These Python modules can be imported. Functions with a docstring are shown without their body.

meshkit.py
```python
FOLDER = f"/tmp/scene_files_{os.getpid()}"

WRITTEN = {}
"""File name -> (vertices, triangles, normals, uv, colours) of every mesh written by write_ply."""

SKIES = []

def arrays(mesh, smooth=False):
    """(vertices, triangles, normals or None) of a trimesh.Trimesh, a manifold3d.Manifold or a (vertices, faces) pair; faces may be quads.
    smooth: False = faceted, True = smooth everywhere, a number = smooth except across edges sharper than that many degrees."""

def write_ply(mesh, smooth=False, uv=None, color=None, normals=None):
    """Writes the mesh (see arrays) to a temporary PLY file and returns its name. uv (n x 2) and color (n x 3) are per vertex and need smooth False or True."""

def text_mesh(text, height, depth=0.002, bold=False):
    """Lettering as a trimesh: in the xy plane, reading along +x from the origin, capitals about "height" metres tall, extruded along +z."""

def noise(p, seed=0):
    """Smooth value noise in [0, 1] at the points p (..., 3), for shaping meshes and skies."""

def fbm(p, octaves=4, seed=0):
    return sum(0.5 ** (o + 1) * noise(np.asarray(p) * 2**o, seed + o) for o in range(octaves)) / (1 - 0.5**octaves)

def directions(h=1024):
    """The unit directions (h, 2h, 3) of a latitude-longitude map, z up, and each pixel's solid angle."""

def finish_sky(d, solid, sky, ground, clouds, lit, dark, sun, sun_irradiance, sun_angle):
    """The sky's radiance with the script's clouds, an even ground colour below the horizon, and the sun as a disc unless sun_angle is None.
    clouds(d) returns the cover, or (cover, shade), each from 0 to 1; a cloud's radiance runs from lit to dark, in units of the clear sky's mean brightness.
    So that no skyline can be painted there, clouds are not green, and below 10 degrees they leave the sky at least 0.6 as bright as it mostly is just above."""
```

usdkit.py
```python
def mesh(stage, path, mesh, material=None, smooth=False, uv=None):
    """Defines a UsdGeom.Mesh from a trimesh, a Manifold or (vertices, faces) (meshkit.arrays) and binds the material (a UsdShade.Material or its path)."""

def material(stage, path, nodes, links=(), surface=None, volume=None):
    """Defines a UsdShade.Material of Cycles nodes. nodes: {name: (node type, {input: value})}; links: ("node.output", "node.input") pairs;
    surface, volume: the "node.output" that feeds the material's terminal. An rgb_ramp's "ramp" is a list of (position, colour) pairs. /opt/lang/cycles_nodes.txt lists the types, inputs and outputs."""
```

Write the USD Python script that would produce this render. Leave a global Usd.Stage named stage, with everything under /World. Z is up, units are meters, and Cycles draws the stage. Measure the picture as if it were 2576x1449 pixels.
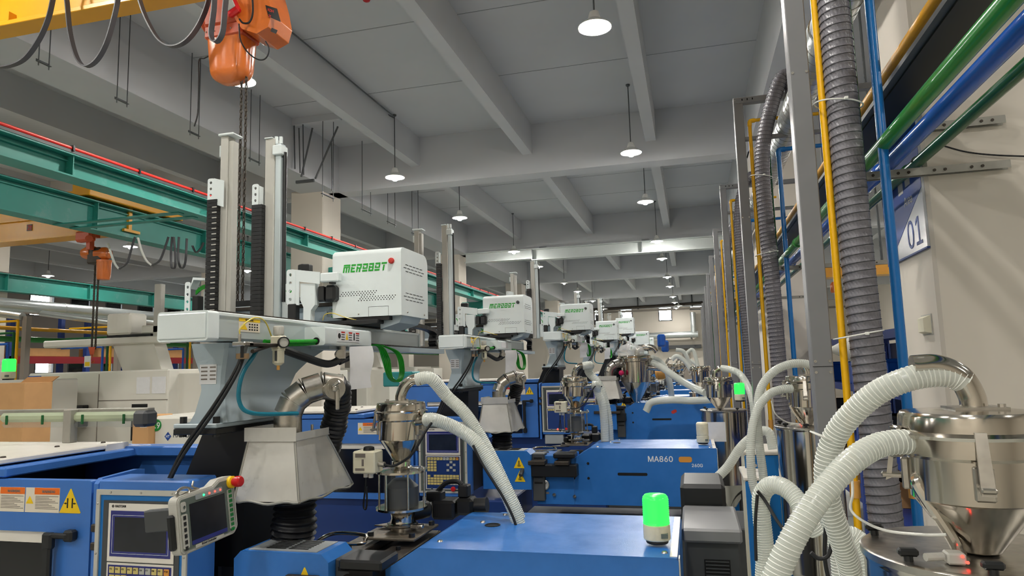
import math, random
import numpy as np, trimesh, shapely, shapely.geometry as sg
from shapely import affinity
from scipy.spatial import ConvexHull
import usdkit, meshkit
from pxr import Usd, UsdGeom, UsdLux, UsdShade, Gf, Sdf

stage = Usd.Stage.CreateInMemory()
UsdGeom.SetStageUpAxis(stage, 'Z'); UsdGeom.SetStageMetersPerUnit(stage, 1.0)
UsdGeom.Xform.Define(stage, '/World'); UsdGeom.Scope.Define(stage, '/World/Looks')
rng = random.Random(7)

# ------------------------------------------------------------------ camera, sky, exposure
FPX, EYE = 1720.0, 2.3
YAW, PITCH, ROLL = (math.radians(a) for a in (-14.4948, 6.6818, -1.6201))
EXPOSURE = 0.0
LAMP_POWER = 470.0          # emission of a high-bay lens
SKY_POWER = 4.0
_f = np.array([math.sin(YAW)*math.cos(PITCH), math.cos(YAW)*math.cos(PITCH), math.sin(PITCH)])
_r = np.array([math.cos(YAW), -math.sin(YAW), 0.0]); _u = np.cross(_r, _f)
CR, CU = math.cos(ROLL)*_r + math.sin(ROLL)*_u, -math.sin(ROLL)*_r + math.cos(ROLL)*_u
CE = np.array([0, 0, EYE])
cam = UsdGeom.Camera.Define(stage, '/World/camera')
cam.CreateHorizontalApertureAttr(36.0); cam.CreateVerticalApertureAttr(36.0*1449/2576)
cam.CreateFocalLengthAttr(36.0*FPX/2576); cam.CreateExposureAttr(EXPOSURE)
cam.CreateClippingRangeAttr(Gf.Vec2f(0.05, 500))
cam.AddTransformOp().Set(Gf.Matrix4d(*CR, 0, *CU, 0, *(-_f), 0, *CE, 1))

sky = UsdLux.DomeLight.Define(stage, '/World/sky')
sky.CreateIntensityAttr(SKY_POWER); sky.CreateColorAttr(Gf.Vec3f(0.93, 0.97, 1.0))

def P(px, py, Y):
    """The point of the world seen at a pixel of the photograph, at the distance Y down the hall."""
    d = _f + (px-1288)/FPX*CR - (py-724.5)/FPX*CU
    return CE + d*(Y/d[1])

def PX(px, py, X):
    d = _f + (px-1288)/FPX*CR - (py-724.5)/FPX*CU
    return CE + d*(X/d[0])

# ------------------------------------------------------------------ materials
def lin(*c):
    return tuple((x/255/12.92 if x/255 <= .04045 else ((x/255+.055)/1.055)**2.4) for x in c)

def mat(name, color, rough=.5, metal=0.0, var=.06, scale=3.0, bump=0.0, bscale=60.0, coat=0.0, ior=1.5, rvar=0.0, dirt=None, emis=None, **kw):
    """A painted, plastic or metal surface: colour that varies a little with position, fine relief, optional grime patches."""
    path = '/World/Looks/' + name
    n = {'g': ('geometry', {}), 'n': ('noise_texture', {'scale': scale, 'detail': 4.0, 'roughness': .6}),
         'r': ('rgb_ramp', {'ramp': [(.3, tuple(x*(1-var) for x in color)), (.7, tuple(min(1, x*(1+var)) for x in color))]}),
         'p': ('principled_bsdf', {'roughness': rough, 'metallic': metal, 'ior': ior, **kw})}
    if coat: n['p'][1]['coat_weight'] = coat; n['p'][1]['coat_roughness'] = .12
    l = [('g.position', 'n.vector'), ('n.fac', 'r.fac')]
    out = 'r.color'
    if dirt:
        n['dn'] = ('noise_texture', {'scale': dirt[1], 'detail': 6.0, 'roughness': .7})
        n['dr'] = ('rgb_ramp', {'ramp': [(dirt[2], (0, 0, 0)), (min(1, dirt[2]+.18), (1, 1, 1))]})
        n['dm'] = ('mix_color', {'b': dirt[0]})
        l += [('g.position', 'dn.vector'), ('dn.fac', 'dr.fac'), ('dr.color', 'dm.fac'), (out, 'dm.a')]; out = 'dm.result'
    l += [(out, 'p.base_color')]
    if rvar:
        n['m'] = ('map_range', {'from_min': .3, 'from_max': .7, 'to_min': max(.02, rough-rvar), 'to_max': rough+rvar})
        l += [('n.fac', 'm.value'), ('m.result', 'p.roughness')]
    if bump:
        n['bn'] = ('noise_texture', {'scale': bscale, 'detail': 3.0})
        n['b'] = ('bump', {'strength': bump, 'distance': .002})
        l += [('g.position', 'bn.vector'), ('bn.fac', 'b.height'), ('b.normal', 'p.normal')]
    if emis: n['p'][1]['emission_color'] = emis[0]; n['p'][1]['emission_strength'] = emis[1]
    return usdkit.material(stage, path, n, l, surface='p.BSDF')

def glow(name, color, strength):
    return usdkit.material(stage, '/World/Looks/'+name, {'e': ('emission', {'color': color, 'strength': strength})}, [], surface='e.emission')

M = {}
M['concrete'] = mat('ceiling_paint', lin(198, 200, 203), .9, var=.03, scale=.7, bump=.15, bscale=18)
M['beam'] = mat('beam_paint', lin(198, 200, 203), .9, var=.03, scale=.9, bump=.15, bscale=18)
M['wall'] = mat('wall_paint', lin(216, 208, 196), .85, var=.03, scale=.6)
M['wallgrey'] = mat('wall_grey_paint', lin(150, 142, 134), .85, var=.04, scale=.6)
M['walldim'] = mat('far_wall_paint', lin(120, 112, 106), .9, var=.05, scale=.4)
M['floor'] = mat('epoxy_floor', lin(178, 182, 176), .4, var=.06, scale=.5, rvar=.1)
M['blue'] = mat('blue_machine_paint', lin(44, 112, 190), .3, var=.04, scale=5, bump=.25, bscale=420, rvar=.05)
M['blue2'] = mat('blue_door_paint', lin(62, 116, 194), .34, var=.05, scale=5, bump=.2, bscale=380)
M['navy'] = mat('deep_blue_paint', lin(22, 52, 112), .4, var=.08, scale=4)
M['rack'] = mat('rack_blue_paint', lin(34, 62, 138), .45, var=.08, scale=3)
M['pipeblue'] = mat('pipe_blue_paint', lin(20, 108, 180), .25, var=.05, scale=4)
M['pipeblue2'] = mat('main_blue_paint', lin(30, 88, 178), .18, var=.05, scale=4)
M['pipegreen'] = mat('main_green_paint', lin(36, 122, 46), .18, var=.06, scale=4)
M['pipegreen2'] = mat('dark_green_paint', lin(16, 82, 40), .22, var=.06, scale=4)
M['pipeyellow'] = mat('pipe_yellow_paint', lin(236, 178, 12), .3, var=.05, scale=5)
M['mainyellow'] = mat('main_yellow_paint', lin(206, 150, 18), .35, var=.15, scale=2.5)
M['crane'] = mat('crane_yellow_paint', lin(222, 158, 24), .35, var=.06, scale=1.5)
M['teal'] = mat('runway_teal_paint', lin(44, 136, 124), .45, var=.08, scale=1.2, dirt=(lin(96, 150, 142), 2.6, .56))
M['orange'] = mat('hoist_orange_paint', lin(214, 112, 44), .28, var=.07, scale=7, coat=.4)
M['orange2'] = mat('hoist_red_orange', lin(196, 84, 46), .4, var=.1, scale=9)
M['red'] = mat('red_plastic', lin(196, 26, 30), .3, var=.04)
M['beamgrey'] = mat('steel_beam_paint', lin(204, 210, 208), .7, var=.03)
M['redbar'] = mat('conductor_red', lin(236, 52, 44), .35, var=.04)
M['rackred'] = mat('rack_red_paint', lin(150, 34, 44), .45)
M['white'] = mat('robot_white_paint', lin(222, 230, 230), .38, var=.025, scale=4, bump=.15, bscale=500, dirt=(lin(196, 200, 194), 9, .66))
M['alu'] = mat('beam_aluminium', lin(190, 200, 202), .38, metal=.35, var=.05, scale=2)
M['bluegrey'] = mat('pedestal_bluegrey', lin(172, 186, 194), .4, var=.04, scale=3, bump=.15, bscale=300)
M['cream'] = mat('cream_machine_paint', lin(216, 213, 203), .45, var=.03, scale=2)
M['beige'] = mat('beige_plastic', lin(222, 216, 192), .45, var=.04, scale=14)
M['plate'] = mat('worn_cream_plate', lin(226, 220, 210), .35, var=.06, scale=4, dirt=(lin(186, 176, 164), 11, .62))
M['black'] = mat('black_paint', lin(14, 15, 18), .45, var=.2, scale=6)
M['blackplastic'] = mat('black_plastic', lin(24, 25, 27), .4, var=.15, scale=9)
M['rubber'] = mat('black_rubber', lin(20, 21, 24), .55, var=.2, scale=12)
M['darkgrey'] = mat('dark_grey_paint', lin(66, 68, 70), .5, var=.08, scale=6)
M['grey'] = mat('post_grey_paint', lin(122, 122, 124), .38, var=.04, scale=5)
M['midgrey'] = mat('mid_grey_paint', lin(150, 154, 156), .45, var=.05)
M['lightgrey'] = mat('light_grey_plastic', lin(186, 184, 176), .45, var=.04, scale=9)
M['padgrey'] = mat('pendant_face', lin(96, 106, 98), .5, var=.05, scale=9)
M['steel'] = mat('polished_steel', lin(206, 200, 190), .12, metal=1.0, var=.05, scale=3, rvar=.04)
M['brushed'] = mat('brushed_steel', lin(190, 186, 178), .3, metal=1.0, var=.08, scale=6, rvar=.08)
M['sheet'] = mat('galvanised_sheet', lin(206, 204, 198), .42, metal=.55, var=.07, scale=8, rvar=.08, dirt=(lin(150, 146, 136), 7, .62))
M['duct'] = mat('silver_duct', lin(206, 212, 212), .3, metal=.8, var=.06, scale=2)
M['iron'] = mat('dark_iron', lin(72, 66, 60), .5, metal=.7, var=.15, scale=20, dirt=(lin(120, 84, 54), 18, .6))
M['plateiron'] = mat('dusty_iron_plate', lin(112, 104, 92), .5, metal=.5, var=.15, scale=18, dirt=(lin(150, 122, 92), 16, .55))
M['galv'] = mat('galvanised_strut', lin(160, 158, 150), .45, metal=.6, var=.1, scale=9)
M['fabric'] = mat('grey_duct_fabric', lin(112, 110, 116), .34, var=.1, scale=14, bump=.4, bscale=160)
M['wire'] = mat('duct_wire', lin(52, 52, 56), .4, var=.1)
M['ventblack'] = mat('black_vent_hose', lin(14, 15, 22), .45, var=.2, scale=20, bump=.5, bscale=60)
M['hole'] = mat('dark_opening', lin(6, 6, 7), .8)
M['amber'] = mat('amber_oil', lin(176, 128, 52), .25, var=.06, transmission_weight=.25)
M['tubeteal'] = mat('teal_air_tube', lin(16, 112, 134), .3)
M['tubeyellow'] = mat('yellow_air_tube', lin(226, 204, 96), .3)
M['tubegreen'] = mat('green_air_tube', lin(24, 150, 30), .3, var=.2, scale=40)
M['cablewhite'] = mat('white_cable', lin(226, 226, 220), .45)
M['cablegrey'] = mat('flat_cable_grey', lin(74, 74, 78), .45)
M['wood'] = mat('cardboard', lin(196, 150, 100), .8, var=.06, scale=5)
M['paper'] = mat('paper', lin(222, 222, 224), .8, var=.03, scale=20)
M['stickerwhite'] = mat('sticker_cream', lin(226, 216, 198), .5, var=.03)
M['stickerorange'] = mat('sticker_orange', lin(236, 112, 22), .5)
M['stickeryellow'] = mat('sticker_yellow', lin(242, 200, 10), .5)
M['ink'] = mat('black_print', lin(26, 24, 24), .6)
M['inkgrey'] = mat('grey_print', lin(120, 112, 104), .7)
M['inkred'] = mat('red_print', lin(196, 52, 44), .6)
M['printgreen'] = mat('green_print', lin(28, 158, 42), .5)
M['printwhite'] = mat('white_print', lin(226, 228, 232), .5)
M['printblue'] = mat('blue_print', lin(14, 62, 142), .4)
M['sign'] = mat('sign_board', lin(206, 210, 216), .2, var=.02)
M['green19'] = mat('badge_green', lin(14, 132, 56), .5)
M['screen'] = mat('dark_screen', lin(34, 36, 42), .12, var=.3, scale=9)
M['screenblue'] = mat('screen_border', lin(44, 48, 120), .3)
M['window_dark'] = mat('smoked_window', lin(20, 19, 20), .1, var=.4, scale=5)
M['keyyellow'] = mat('yellow_key', lin(206, 188, 116), .5, var=.08, scale=40)
M['keygrey'] = mat('grey_key', lin(176, 176, 168), .5)
M['keyorange'] = mat('orange_key', lin(214, 146, 60), .5)
M['shade'] = mat('lamp_shade_metal', lin(214, 214, 210), .4, var=.02)
M['rod'] = mat('lamp_rod', lin(84, 88, 90), .5)
M['fixgreen'] = mat('fixture_housing', lin(158, 168, 140), .5, var=.04)
M['whitecap'] = mat('beacon_unlit', lin(214, 208, 182), .4, var=.07, scale=25)
M['tealbin'] = mat('teal_bin', lin(30, 120, 122), .5)
M['skin'] = mat('skin', lin(204, 142, 112), .6)
M['hair'] = mat('hair', lin(26, 22, 20), .6)
M['shirt'] = mat('salmon_shirt', lin(224, 140, 104), .8)
M['pinkball'] = mat('magenta_plastic', lin(206, 24, 92), .4)
M['ochre'] = mat('ochre_plastic', lin(206, 150, 72), .45)
M['lens'] = glow('lamp_lens', (1.0, .965, .90), LAMP_POWER)
M['lens_dim'] = glow('lamp_lens_dim', (1.0, .95, .86), 3.0)
M['green_on'] = mat('green_beacon_dome', lin(10, 190, 40), .2, emis=((.03, 1.0, .08), 1.7))
M['led_green'] = glow('led_green', (.02, 1, .15), 5)
M['led_red'] = glow('led_red', (1, .06, .04), 4)
M['tube_on'] = glow('lit_work_lamp', (1.0, .98, .94), 9.0)

def see_through(name, color, fac, rough=.15, extra=None):
    """A clear or milky plastic: part of the light goes straight through."""
    n = {'t': ('transparent_bsdf', {'color': (.96, .97, .96)}), 'p': ('principled_bsdf', {'base_color': color, 'roughness': rough, **(extra or {})}),
         'm': ('mix_closure', {'fac': fac})}
    return usdkit.material(stage, '/World/Looks/'+name, n, [('t.BSDF', 'm.closure1'), ('p.BSDF', 'm.closure2')], surface='m.closure')
M['hose'] = see_through('milky_hose', lin(216, 220, 212), .72, .25)
M['hosewire'] = mat('hose_spiral', lin(232, 234, 226), .3)
M['clear'] = see_through('clear_plastic', lin(190, 196, 200), .14, .05)
M['tape'] = see_through('clear_tape', lin(240, 240, 240), .35, .05)
M['pane'] = usdkit.material(stage, '/World/Looks/window_pane', {'t': ('transparent_bsdf', {'color': (.95, .97, .97)}), 'g': ('glossy_bsdf', {'roughness': .02}),
    'f': ('fresnel', {'IOR': 1.5}), 'm': ('mix_closure', {})}, [('f.fac', 'm.fac'), ('t.BSDF', 'm.closure1'), ('g.BSDF', 'm.closure2')], surface='m.closure')

# ------------------------------------------------------------------ mesh builder
_cham = {}
def chamfer_box(x0, y0, z0, x1, y1, z1, c):
    c = min(c, .49*(x1-x0), .49*(y1-y0), .49*(z1-z0))
    s = np.array([[a, b, d] for a in (0, 1) for b in (0, 1) for d in (0, 1)], float)
    lo, hi = np.array([x0, y0, z0]), np.array([x1, y1, z1])
    v = []
    for q in s:
        p = lo + q*(hi-lo); inward = np.where(q > 0, -c, c)
        for k in range(3):
            o = inward.copy(); o[k] = 0; v.append(p+o)
    v = np.array(v)
    if 'f' not in _cham:
        h = ConvexHull(np.array([[*(q*2-1)*1.0] for q in s]).repeat(3, 0) - np.array([[(0 if k == j else .2*(1 if q[j] > 0 else -1)) for j in range(3)] for q in s for k in range(3)]))
        f = h.simplices.copy()
        for i, t in enumerate(f):
            nrm = np.cross(h.points[t[1]]-h.points[t[0]], h.points[t[2]]-h.points[t[0]])
            if nrm @ h.equations[i][:3] < 0: f[i] = t[::-1]
        _cham['f'] = f
    return v, _cham['f']

BOXF = np.array([[0, 2, 3], [0, 3, 1], [4, 5, 7], [4, 7, 6], [0, 1, 5], [0, 5, 4], [2, 6, 7], [2, 7, 3], [0, 4, 6], [0, 6, 2], [1, 3, 7], [1, 7, 5]])

def frame_of(t):
    t = t/np.linalg.norm(t); a = np.array([0, 0, 1.0]) if abs(t[2]) < .9 else np.array([1.0, 0, 0])
    n = np.cross(a, t); n /= np.linalg.norm(n); return n, np.cross(t, n)

def smooth_path(pts, n=24):
    """Catmull-Rom through the points, n steps a span."""
    p = np.asarray(pts, float)
    if len(p) < 3: return np.array([p[0]+(p[-1]-p[0])*t for t in np.linspace(0, 1, n+1)])
    q = np.vstack([2*p[0]-p[1], p, 2*p[-1]-p[-2]]); out = []
    for i in range(1, len(q)-2):
        for t in np.linspace(0, 1, n, endpoint=False):
            a, b, c, d = q[i-1:i+3]
            out.append(.5*(2*b+(c-a)*t+(2*a-5*b+4*c-d)*t*t+(3*b-a-3*c+d)*t**3))
    out.append(q[-2]); return np.array(out)

def resample(path, step):
    path = np.asarray(path); seg = np.linalg.norm(np.diff(path, axis=0), axis=1); s = np.r_[0, np.cumsum(seg)]
    m = max(2, int(s[-1]/step)+1); u = np.linspace(0, s[-1], m)
    return np.stack([np.interp(u, s, path[:, k]) for k in range(3)], 1), u

def frames(path):
    """Parallel-transport frames along a path."""
    t = np.gradient(path, axis=0); t /= np.linalg.norm(t, axis=1, keepdims=True)
    n = np.zeros_like(t); n[0], _ = frame_of(t[0])
    for i in range(1, len(t)):
        v = n[i-1]-t[i]*(n[i-1] @ t[i]); n[i] = v/np.linalg.norm(v)
    return t, n, np.cross(t, n)

class MB:
    def __init__(s): s.v, s.f, s.n = [], [], 0
    def raw(s, v, f):
        s.v.append(np.asarray(v, float)); s.f.append(np.asarray(f, int)+s.n); s.n += len(v); return s
    def box(s, x0, y0, z0, x1, y1, z1, c=0.0):
        x0, x1 = min(x0, x1), max(x0, x1); y0, y1 = min(y0, y1), max(y0, y1); z0, z1 = min(z0, z1), max(z0, z1)
        if c > 0: return s.raw(*chamfer_box(x0, y0, z0, x1, y1, z1, c))
        return s.raw([[a, b, d] for a in (x0, x1) for b in (y0, y1) for d in (z0, z1)], BOXF[:, ::-1])
    def cbox(s, cx, cy, cz, sx, sy, sz, c=0.0): return s.box(cx-sx/2, cy-sy/2, cz-sz/2, cx+sx/2, cy+sy/2, cz+sz/2, c)
    def tube(s, pts, r, n=12, cap=True, smooth=0, prof=None):
        p = smooth_path(pts, smooth) if smooth else np.asarray(pts, float)
        r = np.broadcast_to(np.asarray(r, float), (len(p),))
        t, a, b = frames(p); th = np.linspace(0, 2*np.pi, n, endpoint=False)
        v = p[:, None]+r[:, None, None]*(np.cos(th)[None, :, None]*a[:, None]+np.sin(th)[None, :, None]*b[:, None])
        return s.grid(v, cap)
    def grid(s, v, cap=True):
        m, n = v.shape[:2]; i = np.arange(m-1)[:, None]*n; j = np.arange(n)[None]; k = (j+1) % n
        f = np.stack([np.stack([i+j, i+k, i+n+k], -1), np.stack([i+j, i+n+k, i+n+j], -1)], 2).reshape(-1, 3)
        w = v.reshape(-1, 3)
        if cap:
            w = np.vstack([w, v[0].mean(0), v[-1].mean(0)]); c0, c1 = m*n, m*n+1; jj = np.arange(n)
            f = np.vstack([f, np.stack([np.full(n, c0), (jj+1) % n, jj], 1), np.stack([np.full(n, c1), (m-1)*n+jj, (m-1)*n+(jj+1) % n], 1)])
        return s.raw(w, f)
    def cyl(s, p0, p1, r, n=20, r1=None):
        p0, p1 = np.asarray(p0, float), np.asarray(p1, float); a, b = frame_of(p1-p0); th = np.linspace(0, 2*np.pi, n, endpoint=False)
        ring = np.cos(th)[:, None]*a+np.sin(th)[:, None]*b
        return s.grid(np.stack([p0+r*ring, p1+(r if r1 is None else r1)*ring]), True)
    def lathe(s, prof, o=(0, 0, 0), n=32, axis=(0, 0, 1), cap=True):
        ax = np.asarray(axis, float); ax /= np.linalg.norm(ax); a, b = frame_of(ax); th = np.linspace(0, 2*np.pi, n, endpoint=False)
        ring = np.cos(th)[:, None]*a+np.sin(th)[:, None]*b; o = np.asarray(o, float)
        return s.grid(np.stack([o+ax*z+max(r, 1e-5)*ring for r, z in prof]), cap)
    def prism(s, poly, axis, a0, a1):
        """A shapely polygon (or point list) extruded along axis x, y or z. x: (y,z); y: (x,z); z: (x,y)."""
        if not hasattr(poly, 'geom_type'): poly = sg.Polygon(poly)
        for g in getattr(poly, 'geoms', [poly]):
            if g.is_empty or g.area < 1e-10: continue
            m = trimesh.creation.extrude_polygon(g, abs(a1-a0), engine='earcut'); v, f = np.array(m.vertices), np.array(m.faces)
            v[:, 2] += min(a0, a1)
            if axis == 'x': v = v[:, [2, 0, 1]]
            elif axis == 'y': v = v[:, [0, 2, 1]]; f = f[:, ::-1]
            s.raw(v, f)
        return s
    def mesh(s, m, T=None):
        v = np.array(m.vertices)
        if T is not None: v = v @ np.asarray(T)[:3, :3].T + np.asarray(T)[:3, 3]
        return s.raw(v, m.faces)
    def ball(s, c, r, n=2, sc=(1, 1, 1)):
        m = trimesh.creation.icosphere(n, r); return s.raw(np.array(m.vertices)*sc+np.asarray(c), m.faces)
    def hull(s, pts):
        pts = np.asarray(pts, float); h = ConvexHull(pts); f = h.simplices.copy(); c = pts.mean(0)
        for i, t in enumerate(f):
            nr = np.cross(pts[t[1]]-pts[t[0]], pts[t[2]]-pts[t[0]])
            if nr @ h.equations[i][:3] < 0: f[i] = t[::-1]
        return s.raw(pts, f)
    def xf(s, T):
        """Transforms everything gathered so far."""
        T = np.asarray(T); s.v = [v @ T[:3, :3].T+T[:3, 3] for v in s.v]; return s
    def arrays(s): return np.vstack(s.v), np.vstack(s.f)

def basis_T(o, x, y, z):
    T = np.eye(4); T[:3, 0], T[:3, 1], T[:3, 2], T[:3, 3] = x, y, z, o; return T

# ------------------------------------------------------------------ scene objects
_names = {}
def numbered(parent, name):
    k = _names.get((parent, name), 0); _names[(parent, name)] = k+1
    return name if k == 0 else f'{name}_{k:03d}'

_base = {}
def _meta(prim, label=None, cat=None, group=None, kind=None):
    for a, b in (('label', label), ('category', cat), ('group', group), ('kind', kind)):
        if b: prim.SetCustomDataByKey(a, b)

def thing(name, label, cat, loc=(0, 0, 0), group=None):
    path = '/World/'+numbered('/World', name); x = UsdGeom.Xform.Define(stage, path)
    x.AddTranslateOp().Set(Gf.Vec3d(*map(float, loc))); _base[path] = np.asarray(loc, float)
    _meta(x.GetPrim(), label, cat, group); return path

def part(parent, name, mb, m, smooth=35, label=None, kind=None):
    """One mesh below a thing or a part, given in world coordinates. Returns its path."""
    path = parent+'/'+numbered(parent, name); o = _base[parent]; v, f = mb.arrays()
    g = usdkit.mesh(stage, path, (v-o, f), M[m] if isinstance(m, str) else m, smooth=smooth)
    _base[path] = o; _meta(g.GetPrim(), label, kind=kind); return path

def obj(name, mb, m, label=None, cat=None, group=None, kind=None, smooth=35):
    path = '/World/'+numbered('/World', name); v, f = mb.arrays()
    o = np.zeros(3) if kind == 'structure' else np.array([v[:, 0].mean(), v[:, 1].mean(), v[:, 2].min()])
    g = usdkit.mesh(stage, path, (v-o, f), M[m] if isinstance(m, str) else m, smooth=smooth)
    g.AddTranslateOp().Set(Gf.Vec3d(*map(float, o))); _base[path] = o; _meta(g.GetPrim(), label, cat, group, kind); return path

_txt = {}
def text(s, h, bold=False, depth=.0012):
    k = (s, bold)
    if k not in _txt: _txt[k] = meshkit.text_mesh(s, 1.0, 1.0, bold)
    m = _txt[k]; v = np.array(m.vertices)*[h, h, depth]; w = v[:, 0].max()
    return v, np.array(m.faces), w

def put_text(mb, s, h, o, x, up, bold=False, depth=.0012, center=False, shear=0.0):
    """Lettering with its baseline start at o, reading along x, upright along up."""
    v, f, w = text(s, h, bold, depth); x = np.asarray(x, float); up = np.asarray(up, float); n = np.cross(x, up)
    if center: v = v-[w/2, 0, 0]
    v = v+np.outer(v[:, 1]*shear, [1, 0, 0])
    return mb.raw(np.asarray(o)+v[:, :1]*x+v[:, 1:2]*up+v[:, 2:]*n, f)

def decal(mb, poly, o, x, up, depth=.001):
    """A flat shape (shapely, metres) laid on a surface at o."""
    x = np.asarray(x, float); up = np.asarray(up, float); n = np.cross(x, up)
    for g in getattr(poly, 'geoms', [poly]):
        if g.is_empty: continue
        m = trimesh.creation.extrude_polygon(g, depth, engine='earcut'); v = np.array(m.vertices)
        mb.raw(np.asarray(o)+v[:, :1]*x+v[:, 1:2]*up+v[:, 2:]*n, m.faces)
    return mb

def rrect(x0, y0, x1, y1, r=0.0):
    b = sg.box(x0, y0, x1, y1)
    return b.buffer(-r).buffer(r, quad_segs=4) if r else b

XA, YA, ZA = np.array([1., 0, 0]), np.array([0, 1., 0]), np.array([0, 0, 1.])
ORD = ['nearest', 'second', 'third', 'fourth', 'fifth', 'sixth', 'seventh', 'eighth', 'ninth', 'tenth', 'eleventh', 'twelfth', 'thirteenth', 'fourteenth']
# ================================================================== the hall
def struct(name, mb, m, smooth=False): return obj(name, mb, m, kind='structure', smooth=smooth)
XL, XR, YF, YB, ZC = -24.0, 9.5, -7.0, 44.0, 6.72
struct('floor', MB().box(XL-.3, YF-.3, -.12, XR+.3, YB+.3, 0), 'floor')
struct('ceiling', MB().box(XL-.3, YF-.3, ZC, XR+.3, YB+.3, ZC+.18), 'concrete')

def wall_mesh(axis, at, th, u0, u1, z1, holes):
    p = sg.Polygon([(u0, 0), (u1, 0), (u1, z1), (u0, z1)])
    for h in holes: p = p.difference(sg.box(*h))
    return MB().prism(p, axis, at, at+th)

left_holes = []
for y0, y1 in ((20.2, 21.25), (21.97, 22.9), (23.66, 24.56), (25.4, 26.4), (27.2, 28.2)): left_holes.append((y0, 4.78, y1, 5.6))
for y0, y1 in ((20.55, 21.35), (21.97, 22.86), (23.66, 24.15), (25.5, 26.34), (27.3, 28.1)): left_holes.append((y0, 2.6, y1, 3.1))
back_holes = [(-5.96, 5.0, -5.35, 6.28), (-4.28, 5.2, -3.5, 6.28), (-1.89, 4.97, -1.05, 6.28), (.04, 5.58, 1.1, 6.28), (-9.4, 5.0, -8.4, 6.28), (-12.6, 5.0, -11.6, 6.28)]
struct('wall_left', wall_mesh('x', XL, -.25, YF, YB, ZC, left_holes), 'walldim')
struct('wall_back', wall_mesh('y', YB, .25, XL, XR, ZC, back_holes), 'wall')
struct('wall_right', MB().box(XR, YF, 0, XR+.25, YB, ZC), 'wall')
struct('wall_front', MB().box(XL, YF-.25, 0, XR, YF, ZC), 'wall')
struct('trim', MB().box(XL+.01, YB-.05, 5.63, 1.1, YB, 5.75).box(1.1, YB-.05, 5.3, XR, YB, 5.42), 'wallgrey')

def window(axis, at, h):
    """Dark frame with a middle bar and clear panes set in a wall opening."""
    u0, z0, u1, z1 = h; t = .05 if axis == 'y' else .03
    p = sg.box(*h).difference(sg.box(u0+t, z0+t, u1-t, z1-t)).union(sg.box(u0, (z0+z1)/2+.05, u1, (z0+z1)/2+.05+t) if axis == 'y' else sg.box(u0, z0, u1, z0+t))
    path = '/World/'+numbered('/World', 'window'); x = UsdGeom.Xform.Define(stage, path); _base[path] = np.zeros(3); _meta(x.GetPrim(), kind='structure')
    d = .06 if axis == 'y' else -.06
    part(path, 'frame', MB().prism(p, axis, at-.3*d, at+d), 'darkgrey', smooth=False)
    part(path, 'pane', MB().prism(sg.box(u0, z0, u1, z1), axis, at+.4*d, at+.5*d), 'pane', smooth=False)
for h in left_holes: window('x', XL, h)
for h in back_holes: window('y', YB, h)

# girders across the hall, beams along it
for y in (-4.2, 3.8, 11.8, 19.8, 27.8, 35.8, 43.6):
    struct('girder', MB().box(XL, y, 5.8, XR, y+.38, ZC+.02), 'beam')
for x in (-20.4, -18.2, -13.7, -11.5, -9.33, -4.88, -2.69, -.48, 3.7, 5.9):
    struct('beam', MB().box(x-.09, YF, 6.16, x+.09, YB, ZC+.02), 'beam')
for x in (-23.7, -15.5, -6.85, 1.47):
    struct('main_beam', MB().box(x-.36, YF, 5.8, x+.36, YB, ZC+.02), 'beam')
for x in (-15.6, -7.07, 1.48):
    for y in (3.6, 11.6, 19.6, 27.6, 35.6):
        if x < -7 and y < 4: continue
        struct('column', MB().box(x-.35, y, 0, x+.35, y+.7, 5.85, .015), 'wall')
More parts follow.
